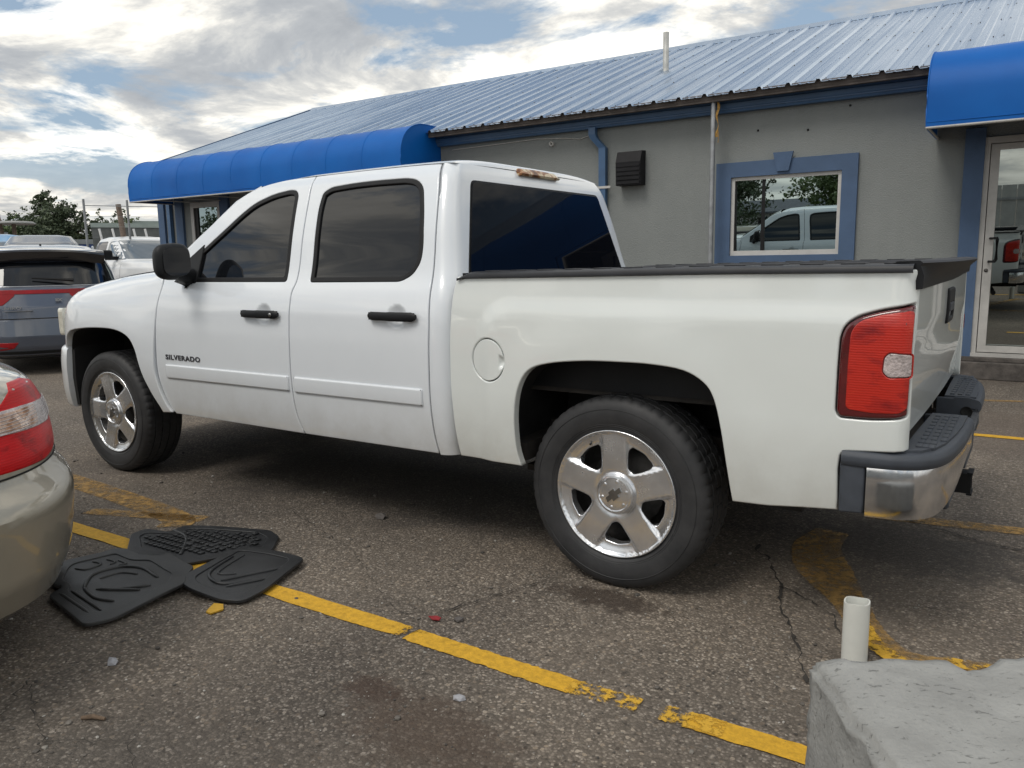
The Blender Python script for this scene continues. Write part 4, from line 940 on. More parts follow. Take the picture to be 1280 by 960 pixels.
# ================================================================== CONCRETE BLOCK AND PIPE
def concrete():
    m, t, b = newmat('concrete'); l = t.links.new; V = N(t, 'ShaderNodeTexCoord').outputs['Object']
    n = N(t, 'ShaderNodeTexNoise', inp={'Scale': 6, 'Detail': 10, 'Roughness': .65}); l(V, n.inputs['Vector'])
    r = ramp(t, [(.3, (.235,.235,.225)), (.7, (.34,.34,.325))]); l(n.outputs[0], r.inputs[0])
    mp_ = N(t, 'ShaderNodeMapping'); mp_.inputs['Scale'].default_value = (1, 2.2, 1); mp_.inputs['Rotation'].default_value = (0, 0, .6); l(V, mp_.inputs[0])
    n2_ = N(t, 'ShaderNodeTexNoise', inp={'Scale': 42, 'Detail': 5, 'Roughness': .6, 'Distortion': .8}); l(mp_.outputs[0], n2_.inputs['Vector'])
    r2 = ramp(t, [(.33, (.12,.12,.12)), (.385, (1,1,1))]); l(n2_.outputs[0], r2.inputs[0])
    mu = N(t, 'ShaderNodeMix', data_type='RGBA', blend_type='MULTIPLY'); mu.inputs[0].default_value = .5; l(r.outputs[0], mu.inputs[6]); l(r2.outputs[0], mu.inputs[7]); l(mu.outputs[2], b.inputs['Base Color'])
    b.inputs['Roughness'].default_value = .9
    n3 = N(t, 'ShaderNodeTexNoise', inp={'Scale': 90, 'Detail': 6}); l(V, n3.inputs['Vector'])
    ad = N(t, 'ShaderNodeMath', operation='MULTIPLY_ADD'); l(r2.outputs[0], ad.inputs[0]); ad.inputs[1].default_value = .7; l(n3.outputs[0], ad.inputs[2])
    bp = N(t, 'ShaderNodeBump', inp={'Strength': .5, 'Distance': .008}); l(ad.outputs[0], bp.inputs['Height']); l(bp.outputs[0], b.inputs['Normal']); return m
M['concrete'] = concrete()
from mathutils import noise as mn
bm = bmesh.new(); bmesh.ops.create_cube(bm, size=1)
Lx, Ly, Lz = 1.15, .70, .472
for v in bm.verts: v.co = Vector(((v.co.x+.5)*Lx, (v.co.y-.5)*Ly, (v.co.z+.5)*Lz))
bmesh.ops.bevel(bm, geom=bm.edges[:], offset=.016, segments=2, affect='EDGES')
for _ in range(6):
    es = [e for e in bm.edges if e.calc_length() > .022]
    if not es: break
    bmesh.ops.subdivide_edges(bm, edges=es, cuts=1, use_grid_fill=True)
    if len(bm.verts) > 26000: break
bmesh.ops.triangulate(bm, faces=bm.faces[:])
for v in bm.verts:
    p = v.co.copy(); e = (p.z > Lz-.03) + (p.x < .03) + (p.y > -.03) + (p.y < -Ly+.03)
    n_ = mn.fractal(p*16, 1, 2, 5)
    v.co += Vector((n_, mn.fractal(p*9+Vector((5,5,5)), 1, 2, 4), n_))*(.0035+.0045*(e > 1))
    # broken notches along the rear top edge
    for (nx, nw, nd) in ((.335, .045, .020), (.385, .03, .012), (.60, .09, .008)):
        k = max(0, 1-abs(p.x-nx)/nw)**.7*max(0, 1-(-p.y)/.10)*max(0, 1-(Lz-p.z)/.12)
        v.co.z -= nd*k*1.3; v.co.y -= nd*k*.9
    k = max(0, 1-(p.x)/.05)*max(0, 1-(Lz-p.z)/.05); v.co.z -= .008*k*(1+mn.noise(p*30))
me = bpy.data.meshes.new('concrete_block'); bm.to_mesh(me); bm.free(); me.polygons.foreach_set('use_smooth', [True]*len(me.polygons)); me.materials.append(M['concrete'])
o = link(bpy.data.objects.new('concrete_block', me)); o.location = (1.012, -2.012, 0); o.rotation_euler = (0, 0, radians(33))
tag(o, 'rough grey concrete block with chipped edges in the near right corner', 'concrete block')
pv = MB().lathe([(.0405, 0), (.0405, .213), (.0400, .217), (.0355, .217), (.035, .213), (.035, .01)], 40, 'z')
# slanting, slightly uneven cut at the top
pv.v = [(x, y, z+(.06*x+.0025*sin(3*atan2(y, x)) if z > .2 else 0)) for x, y, z in pv.v]
o = pv.build('plastic_pipe', mat('pvc', (.66,.67,.63), .4, ns=8, nv=.06), None, auto=35); o.location = (.952, -1.05, 0)
tag(o, 'short white plastic pipe stub standing behind the concrete block', 'pipe')

# ================================================================== OFFICE BUILDING
YW = 6.144
def stucco():
    m, t, b = newmat('stucco'); l = t.links.new; V = N(t, 'ShaderNodeTexCoord').outputs['Object']
    n = N(t, 'ShaderNodeTexNoise', inp={'Scale': 1.2, 'Detail': 9, 'Roughness': .65}); l(V, n.inputs['Vector'])
    r = ramp(t, [(.3, (.200,.214,.210)), (.7, (.228,.242,.238))]); l(n.outputs[0], r.inputs[0])
    mp_ = N(t, 'ShaderNodeMapping'); mp_.inputs['Scale'].default_value = (3.0, 1, .25); l(V, mp_.inputs[0])
    n2_ = N(t, 'ShaderNodeTexNoise', inp={'Scale': 3, 'Detail': 6}); l(mp_.outputs[0], n2_.inputs['Vector'])
    r2 = ramp(t, [(.35, (.985,.985,.985)), (.6, (1.01,1.01,1.01))]); l(n2_.outputs[0], r2.inputs[0])
    mu = N(t, 'ShaderNodeMix', data_type='RGBA', blend_type='MULTIPLY'); mu.inputs[0].default_value = 1; l(r.outputs[0], mu.inputs[6]); l(r2.outputs[0], mu.inputs[7]); l(mu.outputs[2], b.inputs['Base Color'])
    b.inputs['Roughness'].default_value = .92
    n3 = N(t, 'ShaderNodeTexNoise', inp={'Scale': 75, 'Detail': 4}); l(V, n3.inputs['Vector']); bp = N(t, 'ShaderNodeBump', inp={'Strength': .6, 'Distance': .012}); l(n3.outputs[0], bp.inputs['Height']); l(bp.outputs[0], b.inputs['Normal']); return m
M['stucco'] = stucco()
M['bluetrim'] = mat('blue_trim', (.060,.105,.190), .7, ns=3, nv=.12, bump=.25, bs=90)
M['bluegutter'] = mat('blue_gutter', (.050,.110,.215), .4, ns=3, nv=.15)
M['white_frame'] = mat('white_frame', (.50,.49,.47), .5, ns=6, nv=.1)
M['alu_frame'] = mat('door_frame_paint', (.42,.41,.39), .5, ns=5, nv=.15)
M['reflect'] = mat('mirror_film_glass', (.42,.50,.50), .008, metal=1)
M['reflect_d'] = mat('door_glass', (.34,.37,.36), .01, metal=1)
def metalroof():
    m, t, b = newmat('galvanised_roof'); l = t.links.new; V = N(t, 'ShaderNodeTexCoord').outputs['Object']
    mp_ = N(t, 'ShaderNodeMapping'); mp_.inputs['Scale'].default_value = (3.1, .5, .5); l(V, mp_.inputs[0])
    n = N(t, 'ShaderNodeTexNoise', inp={'Scale': 1.6, 'Detail': 8, 'Roughness': .6}); l(mp_.outputs[0], n.inputs['Vector'])
    r = ramp(t, [(.3, (.33,.43,.57)), (.7, (.47,.56,.69))]); l(n.outputs[0], r.inputs[0]); l(r.outputs[0], b.inputs['Base Color'])
    b.inputs['Metallic'].default_value = .92; b.inputs['Roughness'].default_value = .27; return m
M['metalroof'] = metalroof()
def canvas():
    m, t, b = newmat('blue_awning_canvas'); l = t.links.new; V = N(t, 'ShaderNodeTexCoord').outputs['Object']
    n = N(t, 'ShaderNodeTexNoise', inp={'Scale': 1.4, 'Detail': 6}); l(V, n.inputs['Vector'])
    r = ramp(t, [(.3, (.0012,.090,.36)), (.7, (.0016,.118,.44))]); l(n.outputs[0], r.inputs[0]); l(r.outputs[0], b.inputs['Base Color']); b.inputs['Roughness'].default_value = .5
    b.inputs['Specular IOR Level'].default_value = .22
    w = N(t, 'ShaderNodeTexNoise', inp={'Scale': 220, 'Detail': 2}); l(V, w.inputs['Vector']); bp = N(t, 'ShaderNodeBump', inp={'Strength': .15, 'Distance': .004}); l(w.outputs[0], bp.inputs['Height']); l(bp.outputs[0], b.inputs['Normal']); return m
M['canvas'] = canvas()
bld = thing('office_building', 'long grey stucco office with ribbed metal roof and blue trim behind the truck', 'building', (0, 6.144, 0))
def B(mb, name, m, parent=None, **k):
    o = mb.build(name, m, None, **k)
    if parent is None: o.parent = bld; o.matrix_parent_inverse = Matrix.Translation((0, -6.144, 0))
    else: o.parent = parent
    return o
# wall with openings
w = MB()
WX0, WX1, ZT = -13.80, 7.0, 3.22
ops = [(-12.75, -11.85, .25, 2.55), (-1.882, -.599, 1.350, 2.296), (.80, 2.75, .27, 2.52)]
x = WX0
for a, b_, z0, z1 in ops:
    w.box(x, a, YW, YW+.25, 0, ZT); w.box(a, b_, YW, YW+.25, 0, z0); w.box(a, b_, YW, YW+.25, z1, ZT); x = b_
w.box(x, WX1, YW, YW+.25, 0, ZT); w.box(WX0, WX0+.25, YW+.25, 15.6, 0, ZT); w.box(WX1-.25, WX1, YW+.25, 15.6, 0, ZT); w.box(WX0, WX1, 15.35, 15.6, 0, ZT)
wall = B(w, 'wall', M['stucco'])
for xx in (WX0+.1, WX1-.1): B(MB().prism([(YW, ZT), (15.5, ZT), (10.8, 5.05)], lambda y, z: (xx-.1, y, z), lambda y, z: (xx+.1, y, z)), 'gable_wall', M['stucco'])
# roof
PITCH = (5.10-3.235)/(10.7-5.80)
def roofz(y): return 3.235+(y-5.80)*PITCH
sp_ = .3245; xr0 = -14.0; xs = []
x = .146-sp_*44
while x < 7.6:
    xs += [(x-.034, 0), (x-.016, .034), (x+.016, .034), (x+.034, 0), (x+.10, .0), (x+.11, .005), (x+.125, .005), (x+.135, 0), (x+.19, 0), (x+.20, .005), (x+.215, .005), (x+.225, 0)]; x += sp_
xs = [q for q in xs if -14.02 < q[0] < 7.4]
rows = []
for y in (5.78, 5.80, 7.0, 8.2, 9.4, 10.6, 10.70): rows.append([(x, y, roofz(y)+h+(random.uniform(-.003, .003) if 6 < y < 10 else 0)) for x, h in xs])
rf = MB().grid(rows, smooth=False); rf.grid([[(x, y, 5.10-(y-10.7)*PITCH+h) for x, h in xs] for y in (10.70, 15.8)], smooth=False)
roof = B(rf, 'roof', M['metalroof'])
sc_ = MB()
for yy in (5.95, 7.1, 8.3, 9.5, 10.45):
    for i in range(62):
        xx = .146-sp_*(i-22)+.045
        if -14 < xx < 7.3:
            for d_ in (0, -.10): sc_.box(xx+d_-.006, xx+d_+.006, yy-.006, yy+.006, roofz(yy)-.003, roofz(yy)+.006)
o = B(sc_, 'roof_screws', M['brake'], roof); o.matrix_parent_inverse = Matrix(); o['kind'] = 'stuff'
rc = MB().prism([(-.16,-.055),(-.03,.03),(.03,.03),(.16,-.055),(.16,-.045),(.03,.045),(-.03,.045),(-.16,-.045)], lambda y, z: (-14.04, 10.7+y, 5.10+z), lambda y, z: (7.45, 10.7+y, 5.10+z)); B(rc, 'ridge_cap', M['metalroof'])
rk = MB()
for xx in (-14.06, -14.0): pass
rk.prism([(5.74, roofz(5.74)-.14), (5.74, roofz(5.74)+.03), (10.7, 5.14), (10.7, 4.96)], lambda y, z: (-14.055, y, z), lambda y, z: (-14.02, y, z)); B(rk, 'rake_trim', M['bluegutter'])
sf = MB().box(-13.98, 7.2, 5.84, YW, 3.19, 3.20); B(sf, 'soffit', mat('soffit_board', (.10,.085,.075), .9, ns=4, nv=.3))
def gut(x0, x1):
    pr = [(6.140,3.062),(6.055,3.062),(6.045,3.090),(6.020,3.115),(6.012,3.160),(6.022,3.172),(6.022,3.186),(6.010,3.190),(6.010,3.198),(6.030,3.198),(6.032,3.09),(6.140,3.075)]
    return MB().prism(pr, lambda y, z: (x0, y, z), lambda y, z: (x1, y, z))
B(gut(-13.95, 7.2), 'gutter', M['bluegutter'])
B(MB().box(-13.97, 7.2, 5.845, 5.865, 3.17, 3.262), 'fascia_board', mat('fascia_wood', (.13,.11,.10), .85, ns=5, nv=.4))
def downspout(xt, xb_, nm='downspout'):
    d = MB(); yb = 6.095
    P = [(xt, 6.05, 3.07), (xt, 6.05, 2.98), (xt+.02, 6.06, 2.93), (xb_, yb, 2.80), (xb_, yb, 2.72), (xb_, yb, .1)]
    for i in range(len(P)-1):
        a, b2 = P[i], P[i+1]
        vs = [(p[0]+dx, p[1]+dy, p[2]) for p in (a, b2) for dx, dy in ((-.05, -.035), (.05, -.035), (.05, .035), (-.05, .035))]
        d.add(vs, [(0,1,2,3),(4,7,6,5)]+[(k, (k+1) % 4, 4+(k+1) % 4, 4+k) for k in range(4)])
    return B(d, nm, M['bluegutter'])
dsp = downspout(-3.76, -3.63)
st_ = MB().box(-3.76, -3.50, 6.050, 6.058, 2.27, 2.30).box(-3.78, -3.70, 6.05, 6.14, 2.265, 2.295); B(st_, 'downspout_strap', M['white_frame'])
downspout(-13.45, -13.40)
# window
wt = MB(); wt.box(-2.068, -1.882, YW-.045, YW+.02, 1.165, 2.473); wt.box(-.599, -.428, YW-.045, YW+.02, 1.165, 2.473); wt.box(-1.882, -.599, YW-.045, YW+.02, 2.296, 2.473); wt.box(-1.882, -.599, YW-.045, YW+.02, 1.165, 1.350)
tr_ = B(wt, 'window_trim', M['bluetrim'])
B(MB().prism([(-1.373,2.548),(-1.140,2.548),(-1.188,2.330),(-1.322,2.330)], lambda x, z: (x, YW-.075, z), lambda x, z: (x, YW-.04, z)), 'keystone', M['bluetrim'])
wf_ = MB(); a, b_, c_, d_ = -1.882, -.599, 1.350, 2.296; t_ = .042
wf_.box(a, a+t_, YW-.01, YW+.06, c_, d_); wf_.box(b_-t_, b_, YW-.01, YW+.06, c_, d_); wf_.box(a+t_, b_-t_, YW-.01, YW+.06, d_-t_, d_); wf_.box(a+t_, b_-t_, YW-.01, YW+.06, c_, c_+t_+.015)
win = B(wf_, 'window', M['white_frame'])
def pane(mb, x0, x1, y, z0, z1, q=0, k=.034):      # panes lean out slightly at the head
    h = (z1-z0)*k/2; g_ = (x1-x0)*q/2; v_ = [(x0,y+h-g_,z0),(x1,y+h+g_,z0),(x1,y-h+g_,z1),(x0,y-h-g_,z1),(x0,y+h-g_+.005,z0),(x1,y+h+g_+.005,z0),(x1,y-h+g_+.005,z1),(x0,y-h-g_+.005,z1)]
    return mb.add(v_, [(0,1,2,3),(7,6,5,4),(0,4,5,1),(1,5,6,2),(2,6,7,3),(3,7,4,0)])
pn = MB(); pane(pn, a+t_, -1.50, YW+.036, c_+t_+.015, d_-t_, .044); pane(pn, -1.47, b_-t_, YW+.034, c_+t_+.015, d_-t_, .044)
o = pn.build('window_pane', M['reflect'], win)
mu_ = MB().box(-1.512, -1.470, YW+.006, YW+.045, c_+t_+.015, d_-t_); mu_.box(a+t_, a+t_+.018, YW+.01, YW+.033, c_+t_+.015, d_-t_); mu_.build('window_mullion', M['seal'], win)
# door right
B(MB().box(.615, .800, YW-.06, YW+.02, .19, 2.62), 'door_column', M['bluetrim'])
df = MB(); df.box(.800, .848, YW-.035, YW+.10, .276, 2.52); df.box(.848, 2.70, YW-.035, YW+.10, 2.455, 2.52); df.box(2.70, 2.75, YW-.035, YW+.10, .276, 2.52); df.box(.800, 2.75, YW-.06, YW+.10, .235, .276)
dr = B(df, 'door', M['alu_frame'])
dl = MB(); dl.box(.856, .936, YW-.03, YW+.05, .285, 2.447); dl.box(1.76, 1.84, YW-.03, YW+.02, .285, 2.447); dl.box(.936, 1.76, YW-.03, YW+.02, .285, .352); dl.box(.936, 1.76, YW-.03, YW+.02, 2.385, 2.447); dl.box(1.86, 1.92, YW-.03, YW+.02, .285, 2.447); dl.box(2.64, 2.70, YW-.03, YW+.02, .285, 2.447); dl.box(1.92, 2.64, YW-.03, YW+.02, .285, .40); dl.box(1.92, 2.64, YW-.03, YW+.02, 2.385, 2.447)
dlo = dl.build('door_leaf', M['alu_frame'], dr)
pd = MB(); pane(pd, .936, 1.76, YW+.012, .352, 2.385); pane(pd, 1.92, 2.64, YW+.012, .40, 2.385); pd.build('door_glass', M['reflect_d'], dr)
hd = MB().tube([(.905, YW-.03, 1.485), (.905, YW-.085, 1.485), (.965, YW-.09, 1.485), (.968, YW-.09, 1.47), (.968, YW-.09, 1.26), (.965, YW-.09, 1.245), (.905, YW-.085, 1.245), (.905, YW-.03, 1.245)], .012, 8)
hd.build('door_handle', M['seal'], dr, auto=50)
MB().lathe([(.001, -.04), (.018, -.04), (.020, -.03)], 16, 'y', (.888, YW, 1.153)).build('door_lock', M['brake'], dr)
stp = mat('worn_threshold', (.085,.075,.068), .9, ns=7, nv=.6, bump=.5, bs=20)
B(MB().box(.55, 4.5, 5.98, YW-.065, 0, .186, bev=.012).box(.58, 4.5, 6.03, YW-.062, .186, .235, bev=.01), 'door_step', stp)
# left entry
B(MB().box(-13.80, -13.60, YW-.05, YW+.02, 0, 2.9).box(-13.22, -12.98, YW-.05, YW+.02, 0, 2.9).box(-11.80, -11.55, YW-.05, YW+.02, 0, 2.9), 'entry_column', M['bluetrim'])
ef = MB(); ef.box(-12.75, -12.66, YW-.02, YW+.08, .25, 2.55); ef.box(-11.92, -11.85, YW-.02, YW+.08, .25, 2.55); ef.box(-12.66, -11.92, YW-.02, YW+.08, 2.45, 2.55); ef.box(-12.66, -11.92, YW-.02, YW+.08, .25, .35)
en = B(ef, 'entry_door', M['white_frame']); MB().box(-12.66, -12.55, YW+.0, YW+.05, .35, 2.45).build('entry_mullion', M['seal'], en); MB().box(-12.55, -11.92, YW+.02, YW+.03, .35, 2.45).build('entry_glass', M['reflect'], en)
# awnings
def awning(x0, x1, nm, lab, ribs, cap0, cap1):
    aw = thing(nm, lab, 'awning', ((x0+x1)/2, YW, 2.5)); C_ = Vector(((x0+x1)/2, YW, 2.5))
    arc = [(5.78, 3.350), (5.62, 3.335), (5.47, 3.285), (5.35, 3.205), (5.265, 3.10), (5.215, 2.97), (5.200, 2.85)]
    arc = cr([(YW-.01, 3.345)]+arc, 3)+[(5.200, 2.72), (5.200, 2.545)]
    ns_ = ribs; rows = []
    for i in range(ns_*6+1):
        x = x0+(x1-x0)*i/(ns_*6); ph = (i % 6)/6; sag = .016*sin(pi*ph)
        rows.append([(x-C_.x, y-C_.y+sag*(.9 if z < 3.3 else .3)*(1 if z > 2.8 else .25), z-C_.z-sag*(1 if y < 5.7 and z > 2.8 else 0)) for y, z in arc])
    c = MB().grid(rows).build('awning_canvas', M['canvas'], aw)
    for xx, f in ((x0, cap0), (x1, cap1)):
        if not f: continue
        pl = [(y-C_.y, z-C_.z) for y, z in arc]+[(YW-.01-C_.y, 2.545-C_.z)]
        sgn = 1 if xx == x1 else -1
        MB().prism(pl, lambda y, z: (xx-C_.x, y, z), lambda y, z: (xx-C_.x-sgn*.008, y, z)).build('awning_end', M['canvas'], aw)
        MB().tube([(xx-C_.x, y-C_.y, z-C_.z) for y, z in arc], .008, 6).build('awning_piping', M['canvas'], aw)
    sm_ = MB()
    for i in range(1, ns_):
        x = x0+(x1-x0)*i/ns_-C_.x; sm_.tube([(x, y-C_.y-.001, z-C_.z+.001) for y, z in arc], .0018, 5)
    sm_.tube([(x0-C_.x, 5.199-C_.y, 2.60-C_.z), (x1-C_.x, 5.199-C_.y, 2.60-C_.z)], .003, 5)
    sm_.build('awning_seams', M['canvas'], aw)
    fr_ = MB()
    fr_.tube([(x0-C_.x, 5.21-C_.y, 2.55-C_.z), (x1-C_.x, 5.21-C_.y, 2.55-C_.z)], .014, 8)
    for i in range(ns_+1):
        x = x0+.02+(x1-x0-.04)*i/ns_-C_.x; fr_.tube([(x, 5.21-C_.y, 2.552-C_.z), (x, YW-C_.y, 2.552-C_.z)], .012, 8)
    fr_.build('awning_frame', M['alu_frame'], aw)
    return aw
awning(-13.30, -6.42, 'awning', 'long blue barrel awning on the left part of the office wall', 9, 1, 1)
awning(.335, 4.4, 'awning', 'blue awning over the glass door in the upper right corner', 3, 1, 1)
# wall vent box, conduit, small fittings
vt = MB(); vt.prism([(YW,2.285),(YW-.16,2.285),(YW-.17,2.58),(YW-.12,2.715),(YW,2.725)], lambda y, z: (-3.385, y, z), lambda y, z: (-3.035, y, z))
for i in range(5): vt.box(-3.375, -3.045, YW-.176, YW-.168, 2.30+i*.055, 2.335+i*.055)
B(vt, 'vent_hood', mat('vent_metal', (.010,.010,.012), .6, spec=.25, ns=9, nv=.3))
fx = MB().lathe([(.03, 0), (.035, -.02), (.03, -.05), (.02, -.05), (.018, 0)], 16, 'y', (-4.44, YW, 2.93)); fx.tube([(-3.8, YW-.012, 3.0), (-4.0, YW-.012, 2.955), (-4.25, YW-.012, 2.99), (-4.7, YW-.012, 3.02), (-6.2, YW-.012, 3.0)], .006, 6); B(fx, 'wall_cable', M['white_frame'])
bl2 = MB()
for xx, zz_2 in ((-1.58, 2.83), (-.55, 3.0), (-1.0, 2.78)): bl2.lathe([(.001, -.012), (.012, -.010), (.014, 0)], 8, 'y', (xx, YW, zz_2))
B(bl2, 'wall_anchors', M['seal'])
pipe = MB().lathe([(.001, .66), (.045, .66), (.045, 0)], 14, 'z', (-3.70, 8.35, 4.10)).lathe([(.08, -.05), (.052, .03), (.046, .05)], 14, 'z', (-3.70, 8.35, 4.18)); B(pipe, 'roof_vent_pipe', mat('vent_pipe', (.42,.42,.40), .5, metal=.2, ns=8, nv=.2))
cnd = thing('conduit_pole', 'thin galvanised pole in front of the office wall, left of the window', 'pole', (-2.05, 5.90, 0))
MB().lathe([(.001, 3.235), (.028, 3.235), (.030, 3.22), (.030, 0)], 14, 'z').build('pole_tube', mat('galvanised_tube', (.30,.31,.32), .45, metal=.6, ns=9, nv=.25), cnd)
MB().tube([(0, 0, 3.21), (.05, 0, 3.22), (.055, 0, 3.18)], .006, 6).build('pole_hook', M['brake'], cnd)
rag = MB(); rr_ = []
for i in range(14):
    z = 3.17-i*.031; wv = .012*sin(i*.9); rr_.append([(.052+wv+dx*(.6+.4*sin(i*.6)), .006*sin(i+dx*90), z) for dx in (-.018, -.006, .006, .018)])
rag.grid(rr_).tube([(.06, 0, 2.85), (.075, -.01, 2.78), (.065, 0, 2.70)], .004, 5); rag.build('strap_rag', mat('ochre_strap', (.35,.20,.05), .9, ns=40, nv=.5), cnd)

# ================================================================== OTHER VEHICLES
def seP(xf, xr, w, n):          # plan superellipse: theta 0 = rear centre, pi = front centre
    c_ = (xf+xr)/2; a_ = (xr-xf)/2
    return lambda t: (c_+a_*math.copysign(abs(cos(t))**(2/n), cos(t)), w*math.copysign(abs(sin(t))**(2/n), sin(t)))
def body_tables(sl):
    zs = [s[0] for s in sl]
    return zs, [s[1] for s in sl], [s[2] for s in sl], [s[3] for s in sl]
class Car:
    def __init__(s, name, label, cat, loc, rz, slices, n, paint, group=None):
        s.t = thing(name, label, cat, loc, rz, group); s.zs, s.xf, s.xr, s.w = body_tables(slices); s.n = n; s.paint = paint
        rows = []; zz_ = []
        for i in range(len(s.zs)-1):
            k = max(1, int((s.zs[i+1]-s.zs[i])/.03)+1 if s.zs[i+1]-s.zs[i] < .3 else 8); zz_ += [s.zs[i]+(s.zs[i+1]-s.zs[i])*j/k for j in range(k)]
        zz_.append(s.zs[-1])
        for z in zz_: rows.append([s.P(2*pi*j/160, z) for j in range(160)])
        b = MB().grid(rows, closed_u=True); b.add(rows[-1], [tuple(range(160))], True); b.add(rows[0], [tuple(range(160))[::-1]])
        s.body = b.build('body', paint, s.t, auto=28)
    def v(s, z): return (float(np.interp(z, s.zs, s.xf)), float(np.interp(z, s.zs, s.xr)), float(np.interp(z, s.zs, s.w)))
    def P(s, t, z, off=0):
        xf, xr, w = s.v(z); x, y = seP(xf-off, xr+off, w+off, s.n)(t); return (x, y, z)
    def rear(s, off=0):
        def f(y, z):
            xf, xr, w = s.v(z); c_ = (xf+xr)/2; a_ = (xr-xf)/2; q = min(abs(y)/w, .985); return (c_+a_*(1-q**s.n)**(1/s.n)+off, y, z)
        return f
    def front(s, off=0):
        def f(y, z):
            xf, xr, w = s.v(z); c_ = (xf+xr)/2; a_ = (xr-xf)/2; q = min(abs(y)/w, .985); return (c_-a_*(1-q**s.n)**(1/s.n)-off, y, z)
        return f
    def sd(s, sg, off=0):
        def f(x, z):
            xf, xr, w = s.v(z); c_ = (xf+xr)/2; a_ = (xr-xf)/2; q = min(abs(x-c_)/a_, .985); return (x, sg*(w*(1-q**s.n)**(1/s.n)+off), z)
        return f
    def rp(s, nm, poly, m, off=.004, parent=None, th=.006, **k): return panel(nm, poly, s.rear(off), (1,0,0), m, parent or s.t, step=k.get('step', .06), bev=.004, inset=0, thick=th)
    def fp(s, nm, poly, m, off=.004, parent=None, th=.006, **k): return panel(nm, poly, s.front(off), (-1,0,0), m, parent or s.t, step=k.get('step', .06), bev=.004, inset=0, thick=th)
    def sp(s, nm, poly, m, off=.004, parent=None, th=.006, sides=(-1, 1)):
        for sg in sides: panel(nm, poly, s.sd(sg, off), (0,sg,0), m, parent or s.t, step=.08, bev=.004, inset=0, thick=th)
    def wheels(s, xs, r, yw, dark=True):
        for x in xs:
            for sg in (-1, 1):
                w = MB().lathe([(r*.62,-.09),(r*.70,-.105),(r*.93,-.10),(r,-.075),(r,.075),(r*.9,.1),(.01,.1)], 36, 'y').build('wheel', M['tyre'], s.t, auto=40)
                rm = MB().lathe([(.001,-.085),(.04,-.09),(.06,-.075),(r*.55,-.08),(r*.64,-.10),(r*.66,-.095)], 36, 'y')
                for k in range(5):
                    a = 2*pi*k/5; rm.box(-.025, .025, -.10, -.08, .05, r*.60, mtx=rot('Y', a))
                rm.build('rim', M['rimsilver'], w, auto=40)
                w.location = (x, sg*yw, r); w.rotation_euler = (0, 0, 0 if sg < 0 else pi)
                if dark:
                    el = [(x+(r+.06)*cos(2*pi*k/40), r+.02+(r+.06)*sin(2*pi*k/40)) for k in range(40)]
                    el = [(a, max(b, s.zs[0]+.01)) for a, b in el]
                    cl = [el[0]]
                    for q in el[1:]:
                        if (Vector(q)-Vector(cl[-1])).length > .004: cl.append(q)
                    panel('wheel_arch', cl, s.sd(sg, .0015), (0, sg, 0), M['dark'], s.t, step=.1, bev=.001, inset=0, thick=.002)
M['rimsilver'] = mat('rim_silver', (.45,.46,.47), .3, metal=.9, ns=9, nv=.1)
M['grey_suv'] = mat('blue_grey_paint', (.085,.100,.135), .26, metal=.4, coat=1, ns=3, nv=.04)
M['beige'] = mat('beige_paint', (.33,.30,.24), .33, metal=.35, coat=1, ns=3, nv=.04, dirt=((.20,.17,.13), .18, .5, .5))  # blends to a darker brown towards the bottom
M['beige_low'] = M['beige']
# ---- SUV seen from behind
suv = Car('sport_utility_vehicle', 'blue-grey crossover seen from behind at the left edge, full-width red light bar', 'suv', (-9.02, 1.33, 0), radians(-28.5),
    [(.20,-4.25,-.16,.80),(.26,-4.33,-.03,.90),(.36,-4.38,.03,.93),(.50,-4.40,.04,.935),(.70,-4.38,-.01,.935),(.86,-4.30,-.03,.925),(.92,-4.05,-.05,.92),(.98,-3.30,-.07,.91),(1.10,-3.0,-.11,.89),(1.30,-2.72,-.25,.83),(1.46,-2.40,-.37,.755),(1.56,-2.10,-.50,.68),(1.62,-1.75,-.75,.56),(1.65,-1.5,-1.1,.38)], 3.4, M['grey_suv'])
suv.rp('rear_glass', roundpoly([(-.78,1.125),(.78,1.125),(.70,1.41),(-.70,1.41)], .04), M['glass'], off=.006)
sp2 = MB(); rows = []
for k in range(31):
    y = -.74+1.48*k/30; q = (y/.74); xt = -.23-.17*abs(q)**3; zt = 1.565-.055*abs(q)**2.5
    rows.append([(-.60, y, zt+.045), (-.42, y, zt+.032), (xt, y, zt+.004), (xt+.012, y, zt-.02), (xt-.02, y, zt-.10), (xt-.05, y, zt-.135), (-.42, y, zt-.12), (-.60, y, zt-.02)])
sp2.grid(rows, closed_u=True); sp2.add(rows[0], [tuple(range(8))]); sp2.add(rows[-1], [tuple(range(8))]); sp2.build('rear_spoiler', M['gloss_black'] if 'gloss_black' in M else mat('gloss_black', (.012,.012,.015), .12, coat=1, ns=3, nv=.1), suv.t, auto=35)
suv.rp('tail_light_bar', roundpoly([(-.88,1.016),(-.30,1.020),(.30,1.020),(.88,1.016),(.86,1.070),(-.86,1.070)], .012), M['red_suv'], off=.008, th=.02)
for sg in (-1, 1):
    suv.rp('tail_light', roundpoly([(sg*.90,1.074),(sg*.90,.885),(sg*.44,.885),(sg*.30,1.002),(sg*.30,1.074)], .02), M['red_suv'], off=.007, th=.02)
    suv.rp('rear_reflector', roundpoly([(sg*.84,.425),(sg*.84,.345),(sg*.50,.325),(sg*.36,.35),(sg*.30,.425)], .015), M['red_suv'], off=.006, th=.015)
suv.rp('plate_recess', roundpoly([(-.62,.70),(.62,.70),(.50,.50),(-.50,.50)], .05), M['seal_blue'] if 'seal_blue' in M else mat('recess_paint', (.075,.090,.12), .35, coat=.8, ns=3, nv=.04), off=.002)
